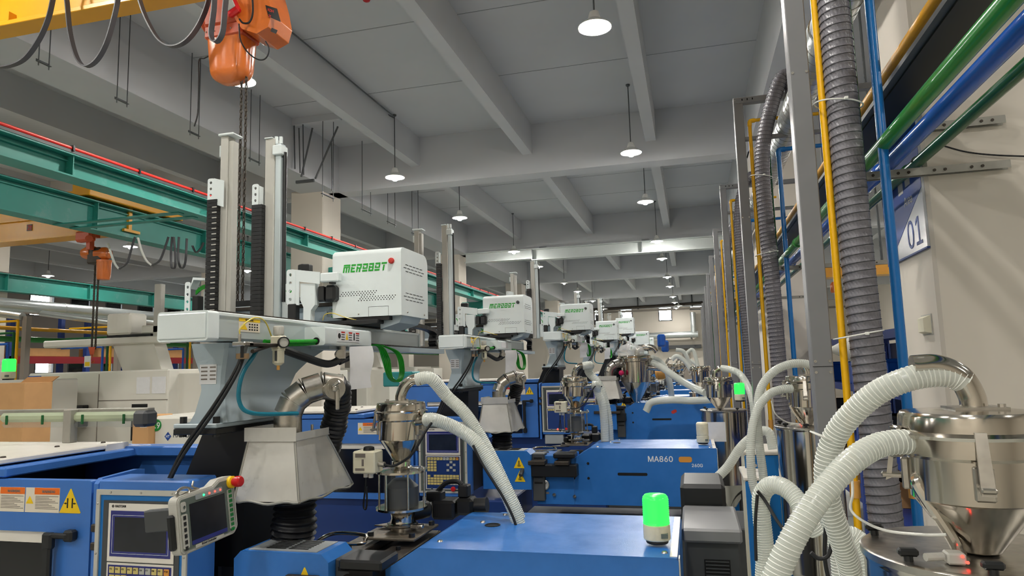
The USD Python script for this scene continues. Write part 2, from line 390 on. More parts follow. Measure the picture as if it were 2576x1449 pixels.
# hairline joints of the slab's formwork: thin raised seams
seam = MB()
for y in (5.4, 7.7, 9.6, 15.6, 17.4, 23.4): seam.box(-9, y, ZC-.004, 1.2, y+.012, ZC)
struct('trim', seam, 'midgrey')

# grey steel I-beam hung below the second girder
def ibeam_x(x0, x1, y, z0, z1, w, t=.02): return MB().box(x0, y-w/2, z0, x1, y+w/2, z0+t).box(x0, y-w/2, z1-t, x1, y+w/2, z1).box(x0, y-t/2, z0+t, x1, y+t/2, z1-t)
s = thing('steel_beam', 'pale grey steel I-beam fixed under the second concrete girder down the hall', 'beam', (-2, 19.4, 5.4))
part(s, 'profile', ibeam_x(-4.35, 1.0, 19.45, 5.42, 5.76, .3), 'beamgrey', smooth=False)
part(s, 'end_plate', MB().box(-4.38, 19.3, 5.42, -4.35, 19.6, 5.76), 'midgrey', smooth=False)
st = MB()
for x in (-1.2,): st.box(x, 19.3, 5.44, x+.015, 19.6, 5.74)
part(s, 'stiffener', st, 'midgrey', smooth=False)
part(s, 'hanger', MB().box(-4.2, 19.6, 5.72, -4.0, 19.85, 5.86).box(-1.2, 19.6, 5.72, -1.0, 19.85, 5.86), 'midgrey', smooth=False)
s = thing('steel_beam', 'darker recessed steel channel left of the pale I-beam under the second girder', 'beam', (-5.5, 19.6, 5.5))
part(s, 'profile', ibeam_x(-6.5, -4.4, 19.62, 5.5, 5.8, .26), 'beamgrey', smooth=False)

# ceiling fittings
obj('smoke_detector', MB().lathe([(.045, 0), (.05, .012), (.04, .035), (.015, .05), (0, .052)], P(922, 62, 7.02)*[1, 1, 0]+[0, 0, ZC], 20, (0, 0, -1)), 'red', 'small red dome detector on the ceiling slab between two beams', 'detector')

# ------------------------------------------------------------------ high-bay lamps
lamp_rows = ((-.74, (2.3, 6.4, 10.57, 13.97, 18.7, 21.9, 26.7, 30.0, 34.8, 38.2, 42)), (-4.75, (2.3, 6.4, 10.57, 13.97, 18.7, 21.9, 26.7, 30.0, 34.8, 38.2)),
             (-13.5, (-1.9, 5.0, 9.5, 14.0, 18.7, 24, 30, 36)), (-19.5, (0, 9, 17, 25, 34)), (5.3, (-1.9, 2.3, 6.4, 10.6, 14, 18.7, 24, 30, 36)), (-.74, (-1.9, -5)), (-4.75, (-1.9, -5)), (-9.8, (-1.9, 2.5)))
def lamp(x, y, z=5.6, label='', lens='lens', rim=.165):
    top = 6.16 if min(abs(x-b) for b in (-4.88, -2.69, -.48)) < .09 else ZC
    t = thing('high_bay_lamp', label, 'ceiling lamp', (x, y, z), None)
    o = (x, y, z); k = rim/.165
    part(t, 'shade', MB().lathe([(.165*k, 0), (.168*k, .006), (.12*k, .045), (.062, .085), (.055, .095), (.05, .088), (.11*k, .04), (.16*k, .004)], o, 36, cap=False), 'shade')
    part(t, 'housing', MB().lathe([(.06, .085), (.062, .1), (.045, .16), (.02, .175), (0, .178)], o, 24), 'shade')
    part(t, 'lens', MB().lathe([(0, -.062), (.03, -.056), (.052, -.036), (.058, -.01), (.06, .012), (.13*k, .02), (.001, .024)], o, 32), lens)
    part(t, 'rod', MB().cyl((x, y, z+.17), (x, y, top), .009, 10), 'rod')
    part(t, 'ceiling_rose', MB().lathe([(.035, 0), (.03, -.025), (.01, -.03)], (x, y, top), 16), 'rod')
    return t
_rown = {-.74: 'right', -4.75: 'left', -13.5: 'far left bay', -19.5: 'outer left bay', 5.3: 'right-hand bay', -9.8: 'left bay'}
_seen = {}
for x, ys in lamp_rows:
    for y in ys:
        w = _rown[x]
        if y < 2.4 and x > -10 or x in (5.3, -9.8, -19.5) or (x == -13.5 and y != 14.0):
            lb, g = f'round high-bay lamp of the {w}, outside the picture', 'lamps beyond the frame'
        elif x == -13.5: lb, g = 'high-bay lamp glowing just right of the far small orange hoist', None
        else:
            i = _seen.get(x, 0); _seen[x] = i+1; g = None
            lb = f'lit high-bay lamp, {ORD[i]} from the camera in the {w} row over the machines'
            if x == -4.75 and i == 0: lb = 'lit high-bay lamp half hidden behind the large orange chain hoist'
            if x == -.74 and i == 0: lb = 'large dazzling high-bay lamp nearest the camera at the top of the picture'
        dim = (x == -4.75 and y > 21 and y < 22)
        t = lamp(x, y, 5.6, lb, 'lens_dim' if (x == -4.75 and abs(y-26.7) < .1) else 'lens')
        if g: stage.GetPrimAtPath(t).SetCustomDataByKey('group', g)
for i, (px, py, Y) in enumerate(((1707, 770, 43.2), (1517, 778, 40.0))):
    p = P(px, py, Y); lamp(p[0], p[1], p[2], ('small unlit-looking conical lamp before the back wall windows', 'small conical lamp hanging before the cream back wall, left of the others')[i], 'lens_dim', .3)

# conduit along a ceiling beam feeding the lamps
obj('conduit', MB().tube([(-4.74, 5.0, 6.67), (-4.74, 10.5, 6.67)], .011, 8).tube([(-4.8, 10.4, 6.67), (-4.75, 10.57, 6.66)], .011, 8), 'rod', 'thin grey conduit along the ceiling slab to the left row lamp', 'conduit')

# threaded rods with small angle brackets hanging by the main beam
rods = [(97, 155, 124, 150, 105), (294, 250, 320, 248, 190), (478, 333, 500, 326, 170), (629, 400, 652, 396, 170)]
for i, (ax, ay, bx, by, up) in enumerate(rods):
    X = -6.4; a, b = PX(ax, ay, X), PX(bx, by, X)
    t = thing('rod_hanger', f'thin threaded rod pair with angle bracket, {ORD[i]} from the left edge', 'hanger', a, None)
    part(t, 'bracket', MB().box(X-.015, a[1]-.02, a[2], X+.015, b[1]+.02, a[2]+.006).box(X-.015, a[1]-.02, a[2], X-.011, b[1]+.02, a[2]+.03), 'rod', smooth=False)
    for q in (a, b): part(t, 'rod', MB().cyl((X, q[1], a[2]-.04), (X, q[1], ZC), .006, 8), 'rod')
for i, (px, py) in enumerate(((922, 532), (985, 562), (1045, 590), (825, 494))):
    X = -5.9; a = PX(px, py, X)
    t = thing('rod_hanger', f'rod pair with bracket deep in the hall, {ORD[i]} from the left column' if px != 825 else 'thin rod pair with angle bracket hanging right of the first left column', 'hanger', a)
    part(t, 'bracket', MB().box(X-.02, a[1]-.2, a[2], X+.02, a[1]+.2, a[2]+.01), 'rod', smooth=False)
    for d in (-.18, .18): part(t, 'rod', MB().cyl((X, a[1]+d, a[2]-.05), (X, a[1]+d, ZC), .007, 8), 'rod')
# cluster of slanting struts in front of the first left column
t = thing('ceiling_truss', 'cluster of upright and slanting thin steel struts in front of the left column top', 'strut frame', P(780, 440, 10.2))
for (ax, ay, bx, by, nm) in ((740, 312, 742, 425, 'rod'), (752, 322, 755, 435, 'rod'), (786, 322, 758, 445, 'brace'), (850, 318, 793, 450, 'brace'), (762, 310, 764, 440, 'rod'), (834, 360, 836, 480, 'rod')):
    a, b = P(ax, ay, 10.2), P(bx, by, 10.2)
    part(t, nm, MB().tube([(a[0], a[1], a[2]), b], .011 if nm == 'rod' else .016, 8), 'rod')
part(t, 'bracket', MB().box(*(P(745, 462, 10.2)-[0, .02, .0]), *(P(790, 452, 10.2)+[0, .02, .012])), 'rod', smooth=False)
part(t, 'hanger', MB().box(P(740, 312, 10.2)[0]-.05, 10.15, P(740, 312, 10.2)[2]-.03, P(850, 318, 10.2)[0]+.05, 10.25, ZC), 'beam', smooth=False)

# back wall services
obj('wall_pipe', MB().tube([(-14, YB-.5, 5.78), (-2, YB-.5, 5.9), (2.5, YB-.5, 6.0)], .09, 12), 'iron', 'long brown pipe hung across the back wall in front of its windows', 'pipe')
for i, x in enumerate((-6.5, -3.1, .2)):
    obj('pipe_hanger', MB().cyl((x, YB-.5, 5.75), (x, YB-.5, 6.72), .04, 8), 'rod', f'short dark hanger holding the brown back-wall pipe, {("left","middle","right")[i]} one', 'hanger')
t = thing('air_duct', 'silver duct running along the back wall with an upright branch', 'duct', (-1, YB-.6, 4.0))
part(t, 'main_pipe', MB().cyl((-3.0, YB-.6, 4.05), (.45, YB-.6, 4.05), .2, 20), 'duct')
part(t, 'branch', MB().cyl((.2, YB-.6, 4.05), (.2, YB-.6, 5.4), .17, 20), 'duct')
part(t, 'flange', MB().cyl((.02, YB-.6, 4.05), (.1, YB-.6, 4.05), .24, 20), 'duct')
part(t, 'wall_bracket', MB().box(-2.5, YB-.75, 3.8, -2.4, YB-.02, 3.86).box(0, YB-.75, 3.8, .1, YB-.02, 3.86), 'rod')
obj('wall_beam', MB().box(-2.0, YB-.4, 3.2, .6, YB, 3.42), 'darkgrey', 'dark horizontal beam on the back wall below the silver duct', 'beam')
struct('trim', MB().box(-.55, YB-.1, 0, -.1, YB, 3.2), 'wallgrey')
# ================================================================== runways, cranes, hoists
def ibeam_y(x, y0, y1, z0, z1, w, t=.016): return (MB().box(x-w/2, y0, z0, x+w/2, y1, z0+t), MB().box(x-t/2, y0, z0+t, x+t/2, y1, z1-t), MB().box(x-w/2, y0, z1-t, x+w/2, y1, z1))
def runway(x, z0, z1, label, y0=-5, y1=40, w=.24, plates=()):
    t = thing('crane_runway', label, 'crane runway', (x, 6, z0)); lo, web, hi = ibeam_y(x, y0, y1, z0, z1, w)
    part(t, 'bottom_flange', lo, 'teal', smooth=False); part(t, 'web', web, 'teal', smooth=False); part(t, 'top_flange', hi, 'teal', smooth=False)
    part(t, 'rail', MB().box(x-.03, y0, z1, x+.03, y1, z1+.035, .006), 'iron', smooth=False)
    part(t, 'angle', MB().box(x+.008, y0, z1-.07, x+.04, y1, z1-.058), 'teal', smooth=False)
    for y in np.arange(3.2, 24, 2.2): part(t, 'stiffener', MB().box(x-w/2+.02, y, z0+.016, x+w/2-.02, y+.012, z1-.016), 'teal', smooth=False)
    return t
tr = runway(-6.05, 4.34, 4.58, 'teal crane runway beam nearest the camera, under the red conductor bar')
runway(-8.0, 4.36, 4.78, 'teal crane runway beam just behind the near one, left of the columns')
runway(-15.0, 4.35, 4.75, 'lower-looking teal runway beam far across the left bay, above the windows', y0=2, y1=42)
for y in (11.7, 19.7, 27.7):
    part(tr, 'column_bracket', MB().box(-6.72, y+.1, 4.08, -5.95, y+.5, 4.34, .01), 'teal', smooth=False)
for y in (7.0, 7.25): part(tr, 'tie_plate', MB().box(-8.0, y, 4.33, -6.05, y+.1, 4.345), 'teal', smooth=False)
c = thing('conductor_bar', 'red conductor bar running along the top of the near teal runway beam', 'conductor bar', (-5.95, 8, 4.62))
part(c, 'bar', MB().tube([(-5.94, -2, 4.63), (-5.94, 38, 4.63)], .02, 8), 'redbar', smooth=60)
cl = MB()
for y in np.arange(.2, 26, .86): cl.box(-5.97, y, 4.6, -5.91, y+.022, 4.658)
part(c, 'clip', cl, 'black', smooth=False, kind='stuff')
part(c, 'support', MB().box(-6.0, -2, 4.58, -5.925, 38, 4.61), 'darkgrey', smooth=False)

def ribbon(mb, pts, w, t, side):
    """A flat cable: a strip w wide (along side) and t thick following the points."""
    p, _ = resample(smooth_path(pts, 12), .02); tg = np.gradient(p, axis=0); tg /= np.linalg.norm(tg, axis=1, keepdims=True)
    sd = np.broadcast_to(np.asarray(side, float), p.shape); sd = sd-tg*(sd*tg).sum(1, keepdims=True); sd /= np.linalg.norm(sd, axis=1, keepdims=True); nn = np.cross(tg, sd)
    return mb.grid(np.stack([p+sd*w/2+nn*t/2, p+sd*w/2-nn*t/2, p-sd*w/2-nn*t/2, p-sd*w/2+nn*t/2], 1))

def chain(mb, x, y, z0, z1, L=.034, r=.0042, w=.022):
    n = int((z1-z0)/(L-2*r)); th = np.linspace(0, 2*np.pi, 12, endpoint=False)
    for i in range(n):
        z = z0+(i+.5)*(z1-z0)/n; c, s = np.cos(th)*(w/2-r), np.sin(th); zz = np.where(s > 0, 1, -1)*(L/2-w/2)+s*(w/2-r)
        ring = np.stack([c, np.zeros_like(c), zz], 1) if i % 2 == 0 else np.stack([np.zeros_like(c), c, zz], 1)
        q = np.vstack([ring, ring[:1], ring[1:2]])+[x, y, z]; mb.tube(q, r, 5, cap=False)

# crane 1
g = thing('bridge_crane', 'yellow bridge crane girder at the top left corner, nearest the camera', 'crane', (-3, 3.7, 4.85))
part(g, 'bottom_flange', MB().box(-5.9, 3.60, 4.85, .75, 3.76, 4.885, .004), 'crane', smooth=False)
part(g, 'web', MB().box(-5.9, 3.66, 4.885, .75, 3.70, 5.38), 'crane', smooth=False)
part(g, 'top_flange', MB().box(-5.9, 3.56, 5.38, .75, 3.8, 5.42), 'crane', smooth=False)
part(g, 'festoon_track', MB().box(-5.9, 3.55, 5.15, .75, 3.58, 5.19).box(-5.9, 3.58, 5.16, .75, 3.66, 5.18), 'crane', smooth=False)
for x in (-4.62, 0): part(g, 'stiffener', MB().box(x, 3.602, 4.885, x+.012, 3.66, 4.95), 'crane', smooth=False)
part(g, 'end_carriage', MB().box(-6.2, 2.9, 4.63, -5.9, 4.5, 4.95, .01), 'crane', smooth=False)
part(g, 'end_carriage', MB().box(.6, 2.9, 4.63, .9, 4.5, 4.95, .01), 'crane', smooth=False)
loops = (('left', [(-20, 168), (20, 167), (62, 148), (98, 100), (122, 45), (135, -10), (150, -60)]),
         ('middle', [(158, -70), (168, 0), (176, 80), (193, 143), (215, 167), (243, 152), (268, 108), (288, 40), (300, -20), (310, -70)]),
         ('right', [(335, -70), (354, 8), (375, 60), (402, 102), (432, 117), (466, 105), (497, 68), (522, 10), (535, -60)]))
for nm, pts in loops:
    mb = ribbon(MB(), [P(a, b, 3.52) for a, b in pts], .034, .009, (.15, 1, 0)); top = P(*pts[-1], 3.52)
    obj('festoon_cable', mb, 'cablegrey', f'{nm} hanging loop of flat grey cable below the near yellow crane', 'cable')
obj('festoon_cable', ribbon(MB(), [P(a, b, 3.45) for a, b in ((541, -60), (538, 20), (531, 80), (536, 103), (547, 104), (560, 80), (566, 20), (574, -60))], .036, .009, (.3, 1, 0)), 'cablegrey', 'narrow hanging loop of flat cable against the large orange hoist', 'cable')

# hoist 1 (large, orange)
Yh = 3.7
def H(px, py, d=0): return P(px, py, Yh+d)
h = thing('chain_hoist', 'large orange electric chain hoist with ribbed motor hanging from the near crane', 'hoist', H(590, 220))
T0, T1 = H(535, 80), H(632, 80)
def rbar(mb, a, b, r, n=28): return mb.cyl(a, b, r, n)
ctr = H(580, 80); sx = (T1-T0)[0]
part(h, 'motor_body', MB().box(H(535, 30)[0], Yh-.1, H(560, 85)[2], H(640, 30)[0], Yh+.1, H(560, -40)[2], .025), 'orange2')
bx0, bx1, bz0, bz1 = H(538, 100)[0], H(632, 100)[0], H(560, 112)[2], H(560, 80)[2]
part(h, 'chain_bag_collar', MB().box(bx0, Yh-.1, bz0, bx1, Yh+.1, bz1, .012), 'orange2')
# chain bag: a soft bucket, square above and rounded below, with folds
mb = MB(); rings = []; zz0 = H(580, 212)[2]
for i, f in enumerate(np.linspace(0, 1, 22)):
    z = bz0+(zz0-bz0)*f; th = np.linspace(0, 2*np.pi, 56, endpoint=False)
    e = 5-2.6*f; k = (1-.06*f) if f < .72 else (1-.06*f)*math.sqrt(max(.02, 1-((f-.72)/.3)**2))
    rr = (np.abs(np.cos(th))**e+np.abs(np.sin(th))**e)**(-1/e)*k*(1+.02*np.sin(7*th+2)*f+.012*np.sin(13*th+1.0))
    rings.append(np.stack([(bx0+bx1)/2+(bx1-bx0)/2*.97*rr*np.cos(th), Yh+.097*rr*np.sin(th), np.full(56, z)], 1))
mb.grid(np.array(rings)[:, ::-1]); part(h, 'chain_bag', mb, 'orange', smooth=60)
bolts = MB()
for x in np.linspace(bx0+.02, bx1-.02, 5): bolts.ball((x, Yh-.1, (bz0+bz1)/2), .006, 1)
part(h, 'bolt', bolts, 'brushed', kind='stuff')
# gearbox on the right, an upright chamfered block with a black label
g0, g1 = H(632, 0), H(712, 95)
poly = sg.Polygon([tuple(H(*q)[[0, 2]]) for q in ((622, -40), (690, -40), (706, 20), (713, 60), (704, 92), (676, 108), (640, 96), (622, 70))])
part(h, 'gearbox', MB().prism(poly.buffer(-.012).buffer(.012), 'y', Yh-.13, Yh+.1), 'orange')
lab = sg.Polygon([tuple(H(*q, -.132)[[0, 2]]) for q in ((668, 13), (697, 22), (706, 55), (676, 42))])
part(h, 'name_plate', MB().prism(lab, 'y', Yh-.134, Yh-.13), 'ink')
mb = MB(); o = H(673, 27, -.134); d = H(697, 35, -.134)-o
put_text(mb, 'KDH', .017, o, d/np.linalg.norm(d), ZA, True); put_text(mb, '2t', .016, H(675, 42, -.134), d/np.linalg.norm(d), ZA, True)
part(h, 'lettering', mb, 'inkred', smooth=False)
part(h, 'rating_plate', MB().prism(sg.Polygon([tuple(H(*q, -.132)[[0, 2]]) for q in ((684, 70), (698, 76), (694, 85), (681, 79))]), 'y', Yh-.134, Yh-.13), 'ink')
# ribbed motor on the left
mb = MB()
for i in range(8):
    a = H(524+3*i, 60); mb.lathe([(.055, -.003), (.075, -.003), (.075, .003), (.055, .003)], (a[0], Yh, a[2]), 28, (1, 0, 0))
part(h, 'cooling_fin', mb, 'orange2', kind='stuff')
a, b = H(520, 60), H(545, 60); part(h, 'motor', MB().lathe([(.05, -.01), (.07, 0), (.07, b[0]-a[0])], a, 28, (1, 0, 0)), 'orange')
part(h, 'suspension', MB().cyl((ctr[0], Yh, H(580, -30)[2]), (ctr[0], Yh, 5.0), .03, 16), 'iron')
part(h, 'trolley', MB().box(ctr[0]-.14, Yh-.16, 4.9, ctr[0]+.14, Yh-.06, 5.1, .02), 'orange2')
mb = MB(); chain(mb, H(606, 300)[0], Yh, H(615, 760)[2], H(606, 200)[2]); part(h, 'chain', mb, 'iron', label='left strand of the hoist chain', kind='stuff')
mb = MB(); chain(mb, H(618, 300)[0], Yh, H(620, 760)[2], H(622, 100)[2]); part(h, 'chain', mb, 'iron', label='right strand of the hoist chain', kind='stuff')
part(h, 'hook_block', MB().box(H(606, 760)[0]-.03, Yh-.03, H(615, 795)[2], H(618, 760)[0]+.03, Yh+.03, H(615, 760)[2], .012), 'orange2')
part(h, 'cable', MB().tube([H(*q, -.15) for q in ((601, 60), (605, 100), (622, 130), (645, 148), (663, 150), (674, 138), (676, 120), (668, 104))], .0045, 8, smooth=8).tube([H(*q, -.16) for q in ((634, -20), (636, 30), (628, 55), (612, 58), (602, 48))], .006, 8, smooth=8), 'rubber')
part(h, 'cable', MB().tube([H(*q) for q in ((537, 135), (515, 146), (501, 152), (500, 200), (498, 280), (489, 318))], .005, 8, smooth=8), 'rubber')
b = thing('switch_box', 'red and grey pendant switch box hung against the orange hoist', 'switch box', H(585, 20, -.2))
T = basis_T(H(585, 20, -.17), *np.array([[.9, 0, .42], [0, 1, 0], [-.42, 0, .9]]))
part(b, 'case', MB().box(-.045, -.02, -.055, .045, .02, .06, .012).xf(T), 'red'); part(b, 'front', MB().box(-.032, -.026, -.02, .032, -.018, .05, .004).xf(T), 'lightgrey')
part(b, 'clip', MB().cyl((0, 0, .05), (0, 0, .13), .008, 10).xf(T), 'red')

# crane 2 in the left bay
g = thing('bridge_crane', 'yellow bridge crane girder spanning the far left bay behind the teal beams', 'crane', (-11, 8.3, 4.45))
part(g, 'web', MB().box(-15, 8.2, 4.5, -7.95, 8.26, 5.12), 'crane', smooth=False)
part(g, 'bottom_flange', MB().box(-15, 8.12, 4.46, -7.95, 8.42, 4.5), 'crane', smooth=False)
part(g, 'top_flange', MB().box(-15, 8.12, 5.12, -7.95, 8.42, 5.15), 'crane', smooth=False)
part(g, 'rib', MB().box(-15, 8.16, 4.78, -7.95, 8.2, 4.8), 'crane', smooth=False)
part(g, 'end_carriage', MB().box(-8.15, 7.4, 4.82, -7.85, 9.2, 5.1, .01), 'crane', smooth=False)
q = P(72, 572, 8.18); part(g, 'load_plate', MB().cbox(q[0], 8.195, q[2], .1, .008, .1), 'inkgrey', smooth=False)
mb = MB(); put_text(mb, '2t', .07, (q[0]-.04, 8.19, q[2]-.035), XA, ZA, True); part(g, 'load_plate_lettering', mb, 'inkred', smooth=False)
part(g, 'bracket', MB().prism(sg.Polygon([(0, 0), (.07, 0), (.05, -.05)]), 'y', 8.14, 8.2).xf(basis_T(P(135, 558, 0.001)*0+np.array([P(135, 558, 8.2)[0], 0, P(135, 558, 8.2)[2]]), XA, YA, ZA)), 'darkgrey', smooth=False)
Y2 = 8.25
def K(px, py, d=0): return P(px, py, Y2+d)
h = thing('chain_hoist', 'small distant orange chain hoist on the left bay crane with a cylindrical chain bucket', 'hoist', K(245, 700))
part(h, 'trolley', MB().box(K(222, 600)[0], Y2-.25, K(240, 614)[2], K(262, 600)[0], Y2-.12, K(240, 588)[2], .03).cyl(K(224, 600, -.28), K(224, 600, -.2), .05, 20), 'orange2')
part(h, 'suspension', MB().box(K(243, 600)[0], Y2-.18, K(243, 632)[2], K(252, 600)[0], Y2-.1, K(243, 600)[2]).box(K(243, 600)[0], Y2-.18, K(243, 600)[2], K(252, 600)[0], Y2+.0, K(243, 592)[2]), 'orange2')
part(h, 'motor', MB().lathe([(.04, 0), (.075, .02), (.1, .1), (.1, .2)], K(209, 638), 24, (1, 0, 0)), 'orange')
part(h, 'gearbox', MB().lathe([(.1, 0), (.1, .14), (.07, .2), (0, .21)], K(247, 640), 24, (1, 0, 0)), 'orange')
part(h, 'body', MB().box(K(230, 640)[0], Y2-.09, K(240, 665)[2], K(262, 640)[0], Y2+.09, K(240, 625)[2], .02), 'iron')
part(h, 'chain_bucket', MB().lathe([(.0, 0), (.085, .01), (.095, .06), (.1, .27), (.105, .27), (.105, .3)], K(260, 705), 24), 'orange')
for dx in (234, 243):
    mb = MB(); chain(mb, K(dx, 800)[0], Y2, K(dx, 878)[2], K(dx, 668)[2], L=.055, r=.0075, w=.036); part(h, 'chain', mb, 'iron', kind='stuff')
part(h, 'hook_block', MB().hull(np.vstack([K(*q, d) for d in (-.04, .04) for q in ((222, 873), (240, 873), (236, 892), (226, 892))])), 'orange2')
part(h, 'hook', MB().tube([K(*q) for q in ((231, 888), (231, 897), (226, 905), (230, 912), (237, 909))], .013, 8, smooth=6), 'orange2')
part(h, 'load_tag', MB().box(K(221, 900)[0], Y2-.06, K(221, 924)[2], K(237, 900)[0], Y2-.055, K(221, 896)[2]), 'paper', smooth=False)
part(h, 'tag_print', MB().box(K(223, 900)[0], Y2-.062, K(221, 921)[2], K(235, 900)[0], Y2-.06, K(221, 911)[2]), 'stickeryellow', smooth=False)
for i, (m_, pts) in enumerate((('cablewhite', ((272, 612), (280, 640), (290, 665), (300, 677))), ('cablegrey', ((300, 677), (320, 660), (332, 620), (340, 596))), ('cablewhite', ((347, 598), (356, 630), (368, 655), (382, 668))),
                               ('cablegrey', ((382, 668), (402, 655), (416, 620), (424, 596))), ('cablegrey', ((433, 596), (430, 640), (432, 672), (440, 672), (441, 640), (437, 596))), ('cablegrey', ((450, 596), (448, 650), (456, 675), (466, 660), (470, 600))), ('cablegrey', ((484, 618), (493, 635), (505, 625), (512, 610))))):
    where = ('pale strand of the cable loop right of the small hoist', 'dark strand of the cable loop right of the small hoist', 'pale strand of the wide cable loop under the teal beam', 'dark strand of the wide cable loop under the teal beam',
             'left one of two narrow dark cable loops under the teal beam', 'right one of two narrow dark cable loops under the teal beam', 'short dark cable loop beside the left robot bracket')[i]
    obj('festoon_cable', ribbon(MB(), [K(a, b, -.1) for a, b in pts], .03, .012, (.3, 1, 0)), m_, where, 'cable')
# ================================================================== injection machines
def warning_plate(par, x0, z0, x1, z1, y, head='stickerorange', detail=True, tri=True):
    w, h = x1-x0, z1-z0; n = -YA
    p = part(par, 'warning_plate', MB().box(x0, y-.002, z0, x1, y, z1), 'stickerwhite', smooth=False)
    tx = x0+.27*w if tri else x0
    part(p, 'header', MB().box(tx, y-.003, z1-.27*h, x1, y-.002, z1), head, smooth=False)
    if not detail: return
    mb = MB(); put_text(mb, 'WARNING', .1*h, (tx+.3*(x1-tx), y-.003, z1-.2*h), XA, ZA, True)
    for i in range(9):
        zz = z1-.34*h-.062*h*i; mb.box(tx+.03*w, y-.0028, zz-.02*h, x1-(.03+.09*((i*7) % 4))*w, y-.002, zz)
    part(p, 'print', mb, 'inkgrey', smooth=False, kind='stuff')
    if tri:
        a = sg.Polygon([(x0+.03*w, z0+.36*h), (x0+.23*w, z0+.36*h), (x0+.13*w, z0+.64*h)])
        part(p, 'triangle', MB().prism(a.buffer(.0012), 'y', y-.0026, y-.002).prism(a.buffer(-.0025), 'y', y-.0034, y-.0026), 'stickeryellow', smooth=False)

def warning_triangle(par, cx, z0, w, h, y, kind=0):
    a = sg.Polygon([(cx-w/2, z0), (cx+w/2, z0), (cx, z0+h)])
    p = part(par, 'warning_triangle', MB().prism(a.buffer(.002), 'y', y-.003, y), 'stickeryellow', smooth=False)
    mb = MB()
    if kind == 0:
        for s in (-1, 1):
            mb.box(cx+s*.012-.003, y-.004, z0+.2*h, cx+s*.012+.003, y-.003, z0+.62*h); mb.box(cx+s*.016, y-.004, z0+.38*h, cx+s*.03, y-.003, z0+.41*h)
            mb.prism(sg.Polygon([(cx+s*.017, z0+.395*h), (cx+s*.023, z0+.35*h), (cx+s*.023, z0+.44*h)]), 'y', y-.004, y-.003)
    else:
        mb.box(cx-.004, y-.004, z0+.3*h, cx+.004, y-.003, z0+.7*h).box(cx-.004, y-.004, z0+.14*h, cx+.004, y-.003, z0+.22*h)
        for s in (-.3, 0, .3): mb.box(cx+s*w*.4-.002, y-.004, z0+.12*h, cx+s*w*.4+.002, y-.003, z0+.3*h)
    part(p, 'symbol', mb, 'ink', smooth=False)

